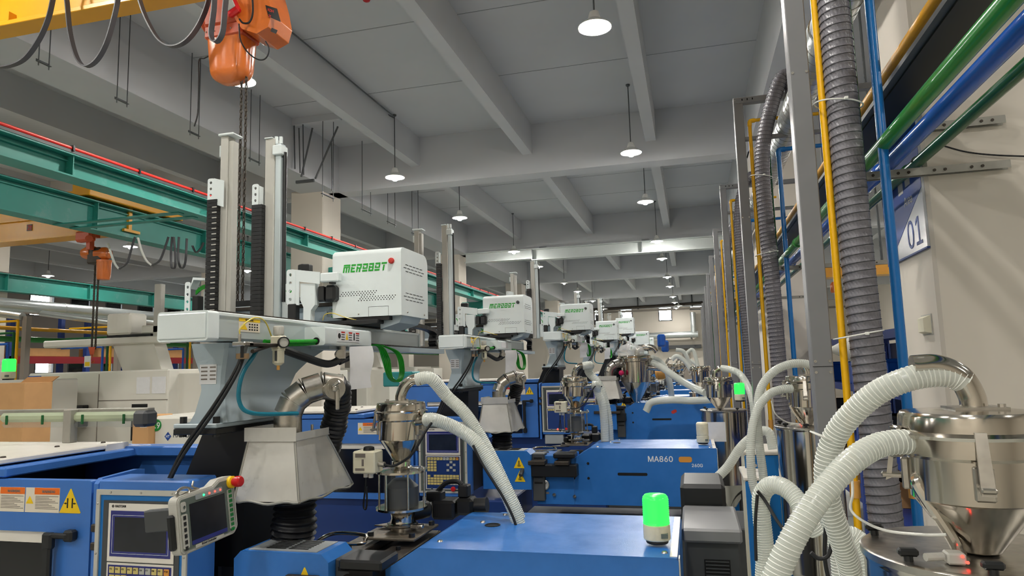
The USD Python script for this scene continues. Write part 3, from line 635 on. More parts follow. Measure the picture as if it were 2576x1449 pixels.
def machine(k, dx=0.0, dz=0.0, ic=0.0, detail=2, gauge_top=1.56, label='', name_text=True, left=-4.3, cover_right=-.085 if False else -.05):
    """A blue horizontal injection machine, its front at y = 2.3 + 3.2 k. ic shifts the injection unit."""
    y0 = 2.3+3.2*k
    t = thing('injection_machine', label, 'injection machine', (dx-2, y0+.4, 0))
    Z = lambda z: z+dz
    X = lambda x: x+dx
    I = lambda x: x+ic
    # lower body
    part(t, 'bed', MB().box(X(left), y0+.06, .12, X(-1.55), y0+.86, Z(1.22), .01), 'navy', smooth=False)
    part(t, 'injection_base', MB().box(X(-1.55), y0+.22, .12, I(.3), y0+.9, Z(1.02), .01), 'darkgrey', smooth=False)
    part(t, 'foot', MB().box(X(left)+.2, y0+.1, 0, X(left)+.5, y0+.8, .12), 'black', smooth=False)
    part(t, 'foot', MB().box(I(-.3), y0+.25, 0, I(0), y0+.85, .12), 'black', smooth=False)
    # front door
    gx0, gx1, gz0, gz1 = X(left), X(-2.375), Z(1.22), Z(1.895)
    p = rrect(gx0, gz0, gx1, gz1, .012).difference(rrect(X(-3.9), Z(1.27), X(-2.583), Z(1.688), .012))
    part(t, 'front_door', MB().prism(p, 'y', y0+.012, y0+.05).cyl((gx0, y0+.03, gz1-.018), (gx1-.012, y0+.03, gz1-.018), .018, 16), 'blue2', smooth=30)
    part(t, 'door_window', MB().box(X(-3.92), y0+.034, Z(1.25), X(-2.57), y0+.04, Z(1.7)), 'window_dark', smooth=False)
    part(t, 'window_strip', MB().box(X(-3.9), y0+.028, Z(1.64), X(-2.585), y0+.033, Z(1.686)), 'plate', smooth=False)
    part(t, 'door_edge', MB().box(gx1-.004, y0+.05, gz0, gx1+.01, y0+.3, gz1-.04), 'black', smooth=False)
    part(t, 'door_handle', MB().box(X(-2.475), y0-.025, Z(1.66), X(-2.43), y0+.012, Z(1.705), .008).box(X(-2.56), y0-.03, Z(1.672), X(-2.45), y0-.008, Z(1.694), .006).box(X(-2.57), y0-.035, Z(1.63), X(-2.52), y0-.005, Z(1.695), .008)
         .box(X(-2.565), y0-.033, Z(1.33), X(-2.527), y0-.008, Z(1.66), .008).box(X(-2.57), y0-.03, Z(1.28), X(-2.52), y0+.012, Z(1.34), .008), 'blackplastic', smooth=False)
    if detail:
        hd = 'stickerorange' if k == 0 else ('stickerorange' if k == 1 else 'inkred')
        warning_plate(t, X(-2.89), Z(1.765), X(-2.713), Z(1.864), y0+.012, hd, detail > 1); warning_plate(t, X(-2.708), Z(1.765), X(-2.533), Z(1.864), y0+.012, hd, detail > 1)
        warning_triangle(t, X(-2.477), Z(1.768), .1, .092, y0+.012)
    # top plate over the clamp, rim and back wall
    part(t, 'top_plate', MB().box(X(left), y0+.01, Z(1.948), X(-2.905), y0+.745, Z(1.972), .005), 'plate', smooth=False)
    part(t, 'plate_end', MB().prism(rrect(y0+.60, Z(1.9), y0+.745, Z(1.972), .01), 'x', X(-2.905), X(-2.9)), 'plate', smooth=False)
    if detail > 1:
        bl = MB()
        for a, b in ((-3.3, .25), (-3.1, .5), (-3.0, .68), (-2.95, .1)): bl.lathe([(.012, 0), (.01, .006), (0, .007)], (X(a), y0+b, Z(1.972)), 10)
        part(t, 'plate_bolt', bl, 'iron', kind='stuff')
    part(t, 'door_rail', MB().box(X(left), y0+.02, Z(1.9), X(-2.835), y0+.74, Z(1.94), .006), 'blue2', smooth=False)
    part(t, 'clamp_housing', MB().box(X(left), y0+.08, Z(1.2), X(-3.15), y0+.72, Z(1.9)), 'black', smooth=False)
    part(t, 'rear_guard', MB().box(X(left), y0+.8, Z(1.2), X(-1.95), y0+.84, Z(1.94)).box(X(left), y0+.72, Z(1.9), X(-1.95), y0+.84, Z(1.95), .006), 'blue2', smooth=False)
    part(t, 'fixed_platen', MB().box(X(-2.36), y0+.32, Z(1.2), X(-2.0), y0+.78, Z(1.83), .01), 'black', smooth=False)
    part(t, 'mold', MB().box(X(-2.9), y0+.3, Z(1.25), X(-2.4), y0+.7, Z(1.72), .01), 'iron', smooth=False)
    for zz in (1.3, 1.68): part(t, 'tie_bar', MB().cyl((X(-3.2), y0+.28, Z(zz)), (X(-2.2), y0+.28, Z(zz)), .028, 16), 'steel')
    # side post and control cabinet
    q = [(y0, Z(1.2)), (y0, Z(1.885)), (y0+.02, Z(1.905)), (y0+.2, Z(1.915)), (y0+.24, Z(1.91)), (y0+.24, Z(1.2))]
    part(t, 'side_plate', MB().prism(q, 'x', X(-2.352), X(-2.33)), 'blue2', smooth=False)
    if detail: part(t, 'hinge', MB().box(X(-2.35), y0-.012, Z(1.70), X(-2.315), y0+.02, Z(1.73), .004).box(X(-2.35), y0-.012, Z(1.63), X(-2.315), y0+.02, Z(1.66), .004), 'iron', kind='stuff')
    cx0, cx1, cz0, cz1, cy = X(-2.31), X(-1.885), Z(1.26), Z(1.905), y0-.02
    c = part(t, 'control_cabinet', MB().box(cx0, cy, cz0, cx1, cy+.16, cz1, .006), 'blue2', smooth=False)
    fr = sg.box(cx0, cz0+.03, cx1, cz1-.036).difference(sg.box(cx0+.018, cz0+.045, cx1-.018, cz1-.056))
    part(c, 'frame', MB().prism(fr, 'y', cy-.008, cy), 'lightgrey', smooth=False)
    part(c, 'inset', MB().box(cx0+.018, cy-.002, cz0+.045, cx1-.018, cy, cz1-.056), 'padgrey' if k else 'pipeblue', smooth=False)
    part(c, 'panel_surround', MB().box(cx0+.034, cy-.0045, cz0+.05, cx1-.034, cy-.002, cz1-.077), 'darkgrey', smooth=False)
    sx0, sx1, sz0, sz1 = X(-2.235), X(-1.955), Z(1.618), Z(1.79)
    part(c, 'screen_bezel', MB().box(sx0-.014, cy-.008, sz0-.02, sx1+.014, cy-.0045, sz1+.028, .002), 'plate', smooth=False)
    part(c, 'screen_border', MB().box(sx0, cy-.0095, sz0, sx1, cy-.008, sz1), 'screenblue', smooth=False)
    ln = sg.box(sx0+.009, sz0+.011, sx1-.009, sz1-.016); part(c, 'screen_line', MB().prism(ln.difference(ln.buffer(-.0014)), 'y', cy-.0102, cy-.0095), 'printwhite', smooth=False)
    part(c, 'screen', MB().box(sx0+.02, cy-.0102, sz0+.02, sx1-.02, cy-.0095, sz1-.024), 'screen', smooth=False)
    if detail > 1:
        mb = MB(); put_text(mb, 'HAITIAN', .0085, (sx0+.018, cy-.008, sz1+.013), XA, ZA, True)
        decal(mb, sg.Polygon([(0, .006), (.006, .012), (.012, .006), (.006, 0)]).difference(sg.Polygon([(.004, .006), (.006, .008), (.008, .006), (.006, .004)])), (sx0+.002, cy-.008, sz1+.011), XA, ZA)
        part(c, 'maker_lettering', mb, 'ink', smooth=False)
        sc = MB()
        for a in (cx0+.07, (cx0+cx1)/2, cx1-.07): sc.ball((a, cy-.008, cz1-.046), .0045, 1)
        for b in (cz1-.09, cz1-.28, cz1-.45): sc.ball((cx0+.009, cy-.008, b), .0045, 1); sc.ball((cx1-.009, cy-.008, b), .0045, 1)
        part(c, 'screw', sc, 'brushed', kind='stuff')
    # keypad
    part(c, 'key_panel', MB().box(sx0-.014, cy-.007, cz0+.06, sx1+.014, cy-.0045, sz0-.024, .002), 'plate', smooth=False)
    part(c, 'key_field', MB().box(sx0-.006, cy-.0078, cz0+.066, sx1+.006, cy-.007, sz0-.032), 'screenblue' if k == 0 else 'navy', smooth=False)
    if detail:
        kw = (sx1-sx0)/10
        for i in range(10):
            kk = MB().box(sx0+kw*i+.002, cy-.0115, Z(1.556), sx0+kw*(i+1)-.002, cy-.0078, Z(1.58), .0015)
            part(c, 'function_key', kk, 'keygrey' if i in (5, 6) else ('keyorange' if i == 9 else 'keyyellow'), smooth=False)
        if detail > 1:
            mb = MB()
            for i in range(10): put_text(mb, f'F{i+1}', .0062, (sx0+kw*i+.006, cy-.0115, Z(1.569)), XA, ZA)
            part(c, 'key_lettering', mb, 'ink', smooth=False)
        if detail > 1:
            kb = [MB(), MB()]
            for r in range(4):
                for i in range(3): kb[0].box(sx0+kw*i+.004, cy-.011, Z(1.532-.022*r), sx0+kw*(i+1)-.001, cy-.0078, Z(1.55-.022*r))
            for (a, b) in ((7, 0), (6, 1), (8, 1), (7, 2), (6, 3), (8, 3)): kb[1].box(sx0+kw*a+.004, cy-.011, Z(1.532-.022*b), sx0+kw*(a+1)-.001, cy-.0078, Z(1.55-.022*b))
            for r in range(4):
                for i in range(10):
                    if (r, i) in ((2, 5), (2, 6), (2, 7), (0, 1)): continue
                    kb[i > 5 and r > 1].box(sx0+kw*i+.003, cy-.011, Z(1.42-.021*r), sx0+kw*(i+1)-.001, cy-.0078, Z(1.437-.021*r))
            part(c, 'key', kb[0], 'keyyellow', smooth=False, kind='stuff', label='rows of small yellowed keys'); part(c, 'key', kb[1], 'keygrey', smooth=False, kind='stuff', label='rows of small grey keys')
        part(c, 'stop_button', MB().lathe([(.014, 0), (.02, .008), (.02, .02), (.014, .026), (0, .027)], (sx1-.05, cy-.004, Z(1.325)), 20, -YA), 'red')
        part(c, 'red_button', MB().lathe([(.011, 0), (.011, .01), (0, .012)], (sx0+.12, cy-.004, Z(1.325)), 16, -YA), 'led_red' if k > 1 else 'red')
        part(c, 'key_switch', MB().lathe([(.009, 0), (.009, .006), (0, .006)], (sx0+.04, cy-.004, Z(1.325)), 16, -YA), 'brushed')
    part(t, 'terminal_box', MB().box(cx0+.02, y0-.01, Z(1.14), cx0+.26, y0+.06, Z(1.255), .006), 'midgrey', smooth=False)
    # barrel guard with vents and its slotted grey extension
    bx0, bx1, by0, by1, bz = X(-1.80), X(-1.385), y0+.14, y0+.335, Z(1.612)
    pol = [(bx0, Z(1.30)), (bx0, bz-.03), (bx0+.03, bz), (bx1-.03, bz), (bx1, bz-.03), (bx1, Z(1.30))]
    b = part(t, 'barrel_guard', MB().prism(pol, 'y', by0, by1), 'blue', smooth=False)
    part(b, 'guard_top', MB().box(bx0+.05, by0+.02, bz, bx1-.06, by1-.01, bz+.003), 'midgrey', smooth=False)
    if detail:
        vb = MB()
        for i in range(7):
            for j in range(2): vb.box(bx1-.3+.1*j, by0+.045+.02*i, bz+.003, bx1-.215+.1*j, by0+.055+.02*i, bz+.0042)
        part(b, 'vent_slot', vb, 'hole', smooth=False, kind='stuff')
        warning_triangle(t, bx1-.10, Z(1.475), .085, .085, by0, 1); warning_triangle(t, bx1-.095, Z(1.365), .085, .085, by0, 1)
    part(t, 'barrel', MB().cyl((bx1-.4, y0+.56, Z(1.42)), (I(-1.0), y0+.56, Z(1.42)), .07, 20), 'iron')
    s = part(t, 'heater_cover', MB().box(bx1+.0, by0+.05, Z(1.2), bx1+.10, by1, Z(1.585), .006), 'darkgrey', smooth=False)
    vb = MB()
    for i in range(5): vb.box(bx1+.015, by0+.048, Z(1.54-.05*i), bx1+.085, by0+.05, Z(1.555-.05*i))
    part(s, 'slot', vb, 'hole', smooth=False, kind='stuff')
    # injection unit cover
    cy0, cy1, ct = y0+.25, y0+.92, Z(1.62)
    xr = (-.085 if k == 0 else cover_right)+ic
    xl = I(-1.07)
    pol = [(I(-1.52), Z(1.168)), (xr-.008, Z(1.168)), (xr, ct-.01), (xr-.008, ct), (xl+.012, ct), (xl-.004, ct-.006), (I(-1.2), Z(1.535)), (I(-1.2), Z(1.4)), (I(-1.52), Z(1.4))]
    cov = part(t, 'injection_cover', MB().prism(pol, 'y', cy0, cy1), 'blue', smooth=False)
    part(cov, 'top_lip', MB().prism([(xl+.01, cy0-.002), (xr-.004, cy0-.002), (xr-.004, cy1+.002), (xl+.16, cy1+.002), (xl+.13, cy1-.05), (xl+.08, cy1-.05)], 'z', ct, ct+.003), 'blue', smooth=False)
    part(cov, 'end_strip', MB().box(xr-.03, cy0+.01, ct+.003, xr-.004, cy1-.01, ct+.005).box(xr, cy0+.004, Z(1.2), xr+.004, cy0+.05, ct), 'plate', smooth=False)
    if detail:
        sc = MB()
        for a, bb in ((xl+.06, cy0+.1), (xr-.05, cy0+.06), (xl+.13, cy0+.45), (xl+.19, cy1-.06), (xr-.06, cy1-.08)): sc.lathe([(.012, 0), (.009, .006), (0, .008)], (a, bb, ct+.003), 10)
        part(cov, 'cover_screw', sc, 'brushed', kind='stuff')
        part(cov, 'sight_hole', MB().lathe([(.034, 0), (.034, .003), (.029, .003), (.029, .001), (0, .001)], (xl+.19, cy0+.4, ct+.003), 24), 'black')
        part(cov, 'front_slot', MB().prism(rrect(I(-.84), Z(1.405), I(-.6), Z(1.428), .01), 'y', cy0-.002, cy0), 'hole', smooth=False)
        for a, bb in ((-1.08, 1.5), (-1.08, 1.38), (-1.2, 1.38)): part(cov, 'plug', MB().cyl((I(a), cy0-.003, Z(bb)), (I(a), cy0, Z(bb)), .011, 14), 'hole')
    if name_text:
        mb = MB(); put_text(mb, 'MA860', .042, (I(-.595), cy0, Z(1.518)), XA, ZA, True); put_text(mb, '260G', .024, (I(-.252), cy0, Z(1.478)), XA, ZA, True)
        part(cov, 'model_lettering', mb, 'printwhite', smooth=False)
        part(cov, 'orange_emblem', MB().prism(rrect(I(-.348), Z(1.514), I(-.245), Z(1.558), .016), 'y', cy0-.002, cy0), 'keyorange', smooth=False)
    if k == 2: part(cov, 'red_sticker', MB().prism(affinity.rotate(rrect(I(-.6), Z(1.49), I(-.53), Z(1.53), .018), 25), 'y', cy0-.002, cy0), 'inkred', smooth=False)
    # gauge panel, feed throat
    gt = Z(gauge_top)
    gp = part(t, 'gauge_panel', MB().box(I(-1.52), cy0-.006, Z(1.165), I(-1.2), cy0+.3, gt, .004), 'blue', smooth=False)
    if detail:
        for zz in (1.325, 1.472):
            if zz+.05 > gt: continue
            g = part(t, 'pressure_gauge', MB().lathe([(.036, 0), (.04, .004), (.04, .02), (.034, .022), (.033, .014), (0, .014)], (I(-1.448), cy0-.006, Z(zz-.0)), 28, -YA), 'brushed')
            part(g, 'dial', MB().cyl((I(-1.448), cy0-.022, Z(zz)), (I(-1.448), cy0-.0205, Z(zz)), .033, 24), 'printwhite')
            part(g, 'needle', MB().tube([(I(-1.462), cy0-.0235, Z(zz-.014)), (I(-1.432), cy0-.0235, Z(zz+.016))], .0022, 6), 'ink')
            part(t, 'gauge_plate', MB().box(I(-1.48), cy0-.008, Z(zz-.075), I(-1.415), cy0-.006, Z(zz-.06)), 'inkgrey', smooth=False)
        for a, b2 in ((-1.37, 1.245), (-1.2, 1.235)): part(t, 'fitting', MB().lathe([(.008, 0), (.014, .006), (.014, .02), (.006, .03), (0, .03)], (I(a), cy0-.006, Z(b2)), 14, -YA), 'brushed')
    T = basis_T((I(-1.265), cy0-.03, Z(1.40)), XA, YA, ZA)
    part(t, 'feed_throat', MB().hull([(x*s, y*s, z) for z, s in ((0, .035), (.15, .05)) for x in (-1, 1) for y in (-1, 1)]).box(-.09, -.06, .15, .09, .1, .19, .008).xf(T), 'black', smooth=False)
    part(t, 'slide_rail', MB().box(I(-1.56), y0+.12, Z(1.5), I(-1.42), y0+.92, Z(1.535), .004).box(I(-1.34), y0+.12, Z(1.5), I(-1.22), y0+.92, Z(1.53), .004), 'iron', smooth=False, kind='stuff')
    part(t, 'hopper_bracket', MB().box(I(-1.55), y0+.15, Z(1.40), I(-1.16), y0+.95, Z(1.5), .008), 'black', smooth=False)
    if detail > 1:
        bl = MB()
        for yy in (.2, .34, .5): bl.cyl((I(-1.49), y0+yy, Z(1.535)), (I(-1.49), y0+yy, Z(1.55)), .011, 8).cyl((I(-1.28), y0+yy+.05, Z(1.53)), (I(-1.28), y0+yy+.05, Z(1.545)), .011, 8)
        part(t, 'rail_bolt', bl, 'black', kind='stuff')
        hb = MB().tube([(I(-1.60), y0+.30, Z(1.48)), (I(-1.61), y0+.4, Z(1.565)), (I(-1.57), y0+.5, Z(1.60)), (I(-1.42), y0+.5, Z(1.60)), (I(-1.38), y0+.44, Z(1.592)), (I(-1.40), y0+.4, Z(1.588)), (I(-1.62), y0+.36, Z(1.588))], .008, 8, smooth=6)
        part(t, 'pull_bar', hb, 'steel'); part(t, 'coolant_pipe', MB().tube([(I(-1.62), y0+.1, Z(1.42)), (I(-1.6), y0+.2, Z(1.5)), (I(-1.53), y0+.3, Z(1.55)), (I(-1.46), y0+.45, Z(1.56))], .017, 10, smooth=8), 'darkgrey')
    # hydraulic valve group behind the hopper
    vy = y0+.97; a = I(-1.2)
    v = part(t, 'hydraulic_valve', MB().box(a-.07, vy-.06, Z(1.58), a+.05, vy+.06, Z(1.67), .012).box(a+.05, vy-.05, Z(1.6), a+.14, vy+.05, Z(1.68), .014), 'black', smooth=False)
    part(v, 'solenoid', MB().lathe([(.038, 0), (.042, .01), (.042, .09), (.03, .1)], (a-.14, vy-.14, Z(1.63)), 20, (.6, .75, .05)), 'blackplastic')
    part(v, 'knob', MB().lathe([(0, -.002), (.026, 0), (.03, .012), (.026, .03)], (a-.165, vy-.17, Z(1.628)), 12, (.6, .75, .05)), 'black')
    part(v, 'solenoid_end', MB().cyl((a+.14, vy, Z(1.64)), (a+.2, vy, Z(1.645)), .036, 16), 'blackplastic')
    part(v, 'connector', MB().box(a+.06, vy-.03, Z(1.68), a+.11, vy+.03, Z(1.74), .006).box(a-.1, vy-.05, Z(1.66), a-.02, vy+.02, Z(1.71), .006), 'black', smooth=False, kind='stuff')
    part(v, 'valve_cable', MB().tube([(a-.06, vy, Z(1.70)), (a-.01, vy, Z(1.745)), (a+.05, vy-.01, Z(1.755)), (a+.075, vy-.01, Z(1.74))], .012, 8, smooth=8), 'rubber')
    if detail > 1: part(t, 'leaf_plate', MB().prism([(a-.3, vy-.2), (a-.22, vy-.1), (a-.12, vy-.1), (a-.13, vy-.22)], 'z', Z(1.575), Z(1.58)), 'plateiron', smooth=False)
    return t

# dx, dz, ic per machine; ic is where the sliding injection unit stands
MC = [(0, 0, 0, 2, 1.497), (.045, .0, .2, 2, 1.562), (.42, .19, .31, 1, 1.56), (.30, .12, .4, 1, 1.56), (.25, .1, .35, 1, 1.56), (.25, .1, .45, 0, 1.56), (.2, .1, .4, 0, 1.56), (.2, .1, .4, 0, 1.56)]
ML = ['foreground blue injection machine with green beacon and large control screen', 'blue injection machine with white model lettering and an orange emblem, behind the foreground one', 'blue injection machine with a red spot on its cover, third from the camera',
      'blue injection machine fourth from the camera, mostly hidden by hoppers and hoses', 'blue injection machine fifth from the camera, only its cover edge showing', 'blue injection machine sixth from the camera, deep in the row', 'blue injection machine seventh from the camera, deep in the row', 'blue injection machine last visible at the far end of the row']
for k, (dx, dz, ic, d, gt) in enumerate(MC): machine(k, dx, dz, ic, d, gt, ML[k], name_text=(k == 1), left=-4.3 if k < 3 else -3.6)

# ================================================================== robots
LET = {}
def _boxes(*b): return shapely.union_all([sg.box(*q) for q in b])
def stencil(ch):
    b = {'M': (_boxes((0, .78, 1.25, 1), (0, 0, .27, .66), (.5, 0, .77, .66), (.98, 0, 1.25, .66), (.0, .6, 1.25, .72)), 1.25), 'E': (_boxes((.0, .78, .85, 1), (0, 0, .27, .68), (.0, .4, .72, .58), (0, 0, .85, .2)), .85),
         'R': (_boxes((0, .78, .95, 1), (0, 0, .27, .68), (.68, .42, .95, 1), (0, .4, .95, .56), (.5, 0, .8, .42)), .95), 'O': (_boxes((.0, .78, .95, 1), (0, .34, .25, .68), (.7, .34, .95, .9), (0, .34, .95, .5), (.0, 0, .95, .22)), .95),
         'B': (_boxes((0, .78, .9, 1), (0, 0, .27, .68), (.66, .5, .92, 1), (0, .42, .92, .58), (.68, 0, .95, .5), (0, 0, .95, .2)), .95), 'T': (_boxes((0, .78, 1, 1), (.36, 0, .64, .68)), 1.0)}[ch]
    return b
def robot_word(h):
    out, x = [], 0
    for ch in 'MEROBOT':
        p, w = stencil(ch); out.append(affinity.translate(p, x, 0)); x += w+.22
    p = affinity.scale(shapely.union_all(out), h*1.0, h, origin=(0, 0)); return affinity.skew(p, xs=14, origin=(0, 0)), x*h

def drag_chain(mb, pts, w, t, side, step=.018):
    """A plastic cable chain: a run of small links along a path."""
    p, _ = resample(smooth_path(pts, 14), step); s = np.asarray(side, float)
    for a, b in zip(p[:-1], p[1:]):
        d = (b-a)/np.linalg.norm(b-a); n = np.cross(s, d); c = (a+b)/2
        mb.box(-w/2, -t/2, -step*.46, w/2, t/2, step*.46).xf_last(basis_T(c, s, n, d)) if hasattr(mb, 'xf_last') else None
    return mb
def _xf_last(s, T): s.v[-1] = s.v[-1] @ T[:3, :3].T+T[:3, 3]; return s
MB.xf_last = _xf_last

def holes_x(x, y, z, n, dz, r, th=.002):
    mb = MB()
    for i in range(n): mb.cyl((x, y, z-dz*i), (x, y-th, z-dz*i), r, 6)
    return mb

def robot(k, dx=0.0, dz=0.0, dy=0.0, carriage=0.0, label='', detail=2, arms=(0.0, 0.0), lamp_red=True, u_chain=False):
    y0 = 2.2+3.2*k+dy; X = lambda x: x+dx; Y = lambda y: y+3.2*k+dy; Z = lambda z: z+dz; C = lambda y: Y(y)+carriage
    t = thing('take_out_robot', label, 'robot', (X(-1.87), Y(2.6), Z(1.8)))
    # black riser on the machine, pedestal, base plate
    part(t, 'riser', MB().prism([(X(-2.34), Z(1.5)), (X(-1.88), Z(1.5)), (X(-1.86), Z(2.07)), (X(-2.08), Z(2.07))], 'y', Y(2.60), Y(2.9)), 'black', smooth=False)
    part(t, 'riser_plate', MB().box(X(-2.045), Y(2.37), Z(2.07), X(-1.84), Y(2.98), Z(2.095), .004), 'black', smooth=False)
    part(t, 'base_plate', MB().box(X(-2.045), Y(2.37), Z(2.096), X(-1.84), Y(2.98), Z(2.114), .004), 'bluegrey', smooth=False)
    mb = MB()
    for a, b in ((-2.02, 2.40), (-1.86, 2.395), (-2.02, 2.9), (-1.86, 2.93)): mb.cyl((X(a), Y(b), Z(2.06)), (X(a), Y(b), Z(2.14)), .014, 10)
    part(t, 'anchor_bolt', mb, 'blackplastic', kind='stuff')
    prof = [(0, 0, 0), (.1, .0, .02), (.35, .06, .08), (.6, .055, .1), (.85, .03, .04), (1, .0, 0)]
    def ped(f): return np.interp(f, (0, .12, .4, .62, .85, 1), (0, .028, .06, .05, .014, 0)), np.interp(f, (0, .15, .4, .6, .8, 1), (.36, .36, .33, .28, .17, 0))
    rings = []
    for f in np.linspace(0, 1, 18):
        sx, sy = ped(f); z = Z(2.114+f*.322); xa, xb = X(-2.0)+sx*.9, X(-1.828)-sx*.3
        yb = Y(3.22)-sy; rings.append(np.array([[xa, Y(2.41), z], [xb-.012, Y(2.41), z], [xb, Y(2.422), z], [xb, yb, z], [xa, yb, z]]))
    part(t, 'pedestal', MB().grid(np.array(rings)), 'bluegrey', smooth=25)
    if detail:
        nt = part(t, 'note', MB().box(X(-1.955), Y(2.408), Z(2.27), X(-1.875), Y(2.4095), Z(2.35)), 'paper', smooth=False)
        mb = MB()
        for i in range(4):
            for j in range(2): mb.box(X(-1.948+.042*j), Y(2.4074), Z(2.335-.016*i), X(-1.918+.04*j), Y(2.408), Z(2.341-.016*i))
        part(nt, 'print', mb, 'inkgrey', smooth=False, kind='stuff')
    # main beam, cap, rails
    ye = Y(4.275)
    part(t, 'main_beam', MB().box(X(-1.96), Y(2.25), Z(2.442), X(-1.762), ye, Z(2.545), .008), 'alu', smooth=False)
    part(t, 'beam_rail', MB().box(X(-1.81), Y(2.27), Z(2.545), X(-1.775), ye-.02, Z(2.556)).box(X(-1.94), Y(2.27), Z(2.545), X(-1.915), ye-.02, Z(2.556)), 'iron', smooth=False, kind='stuff')
    part(t, 'beam_edge', MB().box(X(-1.768), Y(2.26), Z(2.532), X(-1.757), ye, Z(2.549), .004), 'white', smooth=False)
    part(t, 'end_cap', MB().prism(rrect(X(-1.982), Z(2.436), X(-1.754), Z(2.551), .014), 'y', Y(2.2), Y(2.262)).box(X(-1.975), Y(2.193), Z(2.445), X(-1.762), Y(2.2), Z(2.542), .006), 'white', smooth=20)
    part(t, 'far_end_cap', MB().prism(rrect(X(-1.97), Z(2.44), X(-1.754), Z(2.548), .014), 'y', ye, ye+.012), 'white', smooth=20)
    part(t, 'chain_tray', MB().box(X(-1.80), Y(3.0), Z(2.416), X(-1.70), Y(4.6), Z(2.432)).box(X(-1.705), Y(3.0), Z(2.432), X(-1.70), Y(4.6), Z(2.446)), 'bluegrey', smooth=False)
    ch = MB(); drag_chain(ch, [(X(-1.735), Y(3.3), Z(2.445)), (X(-1.735), Y(4.38), Z(2.445)), (X(-1.735), Y(4.46), Z(2.50)), (X(-1.735), Y(4.44), Z(2.575)), (X(-1.735), C(3.8)+.1, Z(2.60))], .055, .026, XA, .022)
    part(t, 'beam_cable_chain', ch, 'blackplastic', smooth=False, kind='stuff')
    # sticker and bolts on the beam
    if detail:
        sp = part(t, 'warning_label', MB().box(X(-1.7622), Y(2.39), Z(2.478), X(-1.7605), Y(2.53), Z(2.535)), 'stickerwhite', smooth=False)
        part(sp, 'header', MB().box(X(-1.7607), Y(2.39), Z(2.52), X(-1.7598), Y(2.53), Z(2.535)), 'stickeryellow', smooth=False)
        part(sp, 'triangle', MB().prism([(Y(2.4), Z(2.487)), (Y(2.445), Z(2.487)), (Y(2.4225), Z(2.515))], 'x', X(-1.7607), X(-1.7595)), 'stickeryellow', smooth=False)
        mb = MB(); put_text(mb, 'WARNING', .008, (X(-1.7598), Y(2.43), Z(2.523)), YA, ZA, True, .0006)
        for i in range(3):
            for j in range(4): mb.box(X(-1.7607), Y(2.455+.017*j), Z(2.507-.011*i), X(-1.76), Y(2.465+.017*j), Z(2.513-.011*i))
        part(sp, 'print', mb, 'ink', smooth=False, kind='stuff')
    # valve box on the beam's side
    vb = part(t, 'valve_box', MB().prism(rrect(X(-1.765), Z(2.432), X(-1.655), Z(2.52), .012).union(sg.box(X(-1.765), Z(2.432), X(-1.7), Z(2.5))), 'y', Y(2.88), Y(3.36)), 'white', smooth=20)
    if detail:
        mb, mk, mr, my = MB(), MB(), MB(), MB()
        lbl = part(vb, 'label', MB().box(X(-1.656), Y(2.99), Z(2.452), X(-1.6535), Y(3.22), Z(2.505)), 'paper', smooth=False)
        for j, yy in enumerate((3.0, 3.075, 3.15)):
            if j == 1: my.prism([(Y(yy), Z(2.463)), (Y(yy+.027), Z(2.463)), (Y(yy+.0135), Z(2.497))], 'x', X(-1.6535), X(-1.653))
            else: mk.prism(sg.Point(Y(yy+.013), Z(2.48)).buffer(.013) if j == 0 else sg.box(Y(yy+.008), Z(2.462), Y(yy+.02), Z(2.498)), 'x', X(-1.6535), X(-1.653))
            mr.box(X(-1.6535), Y(yy+.032), Z(2.494), X(-1.653), Y(yy+.068), Z(2.502))
            for i in range(3): mk.box(X(-1.6535), Y(yy+.033), Z(2.485-.012*i), X(-1.653), Y(yy+.066), Z(2.489-.012*i))
        if detail > 1: part(vb, 'label_print', mk, 'ink', smooth=False, kind='stuff'); part(vb, 'label_header', mr, 'inkred', smooth=False, kind='stuff'); part(vb, 'label_triangle', my, 'stickeryellow', smooth=False)
        part(vb, 'cable_hole', MB().cyl((X(-1.70), Y(2.876), Z(2.452)), (X(-1.70), Y(2.88), Z(2.452)), .017, 20), 'hole')
        part(t, 'green_cable', MB().tube([(X(-1.70), Y(2.9), Z(2.452)), (X(-1.71), Y(2.8), Z(2.447)), (X(-1.735), Y(2.66), Z(2.442)), (X(-1.75), Y(2.55), Z(2.44))], .011, 10, smooth=8).tube([(X(-1.705), Y(2.9), Z(2.444)), (X(-1.72), Y(2.78), Z(2.434)), (X(-1.745), Y(2.62), Z(2.43))], .008, 10, smooth=8), 'tubegreen', kind='stuff')
        co = MB()
        for i in range(5):
            s_ = .006*(i-2); pts = [(X(-1.69)+s_*.4, Y(3.40), Z(2.445)), (X(-1.655)+s_, Y(3.46), Z(2.44)), (X(-1.645)+s_, Y(3.50+.01*i), Z(2.37)), (X(-1.63)+s_, Y(3.54), Z(2.27)), (X(-1.60)+s_, Y(3.58), Z(2.245)), (X(-1.585)+s_, Y(3.6), Z(2.30)), (X(-1.60)+s_, Y(3.58), Z(2.40)), (X(-1.66), Y(3.5), Z(2.447))]
            co.tube(pts, .0045, 6, smooth=8)
        part(t, 'green_tube_coil', co, 'tubegreen', kind='stuff')
        nb = part(t, 'hanging_note', MB().grid(np.array([[[X(-1.665)+.006*math.sin(3*f), Y(3.13), Z(2.43-.215*f)], [X(-1.662)+.006*math.sin(3*f), Y(3.13), Z(2.43-.215*f)], [X(-1.562)+.01*math.sin(6*f), Y(3.18), Z(2.432-.208*f)], [X(-1.565)+.01*math.sin(6*f), Y(3.18), Z(2.432-.208*f)]] for f in np.linspace(0, 1, 12)])), 'paper')
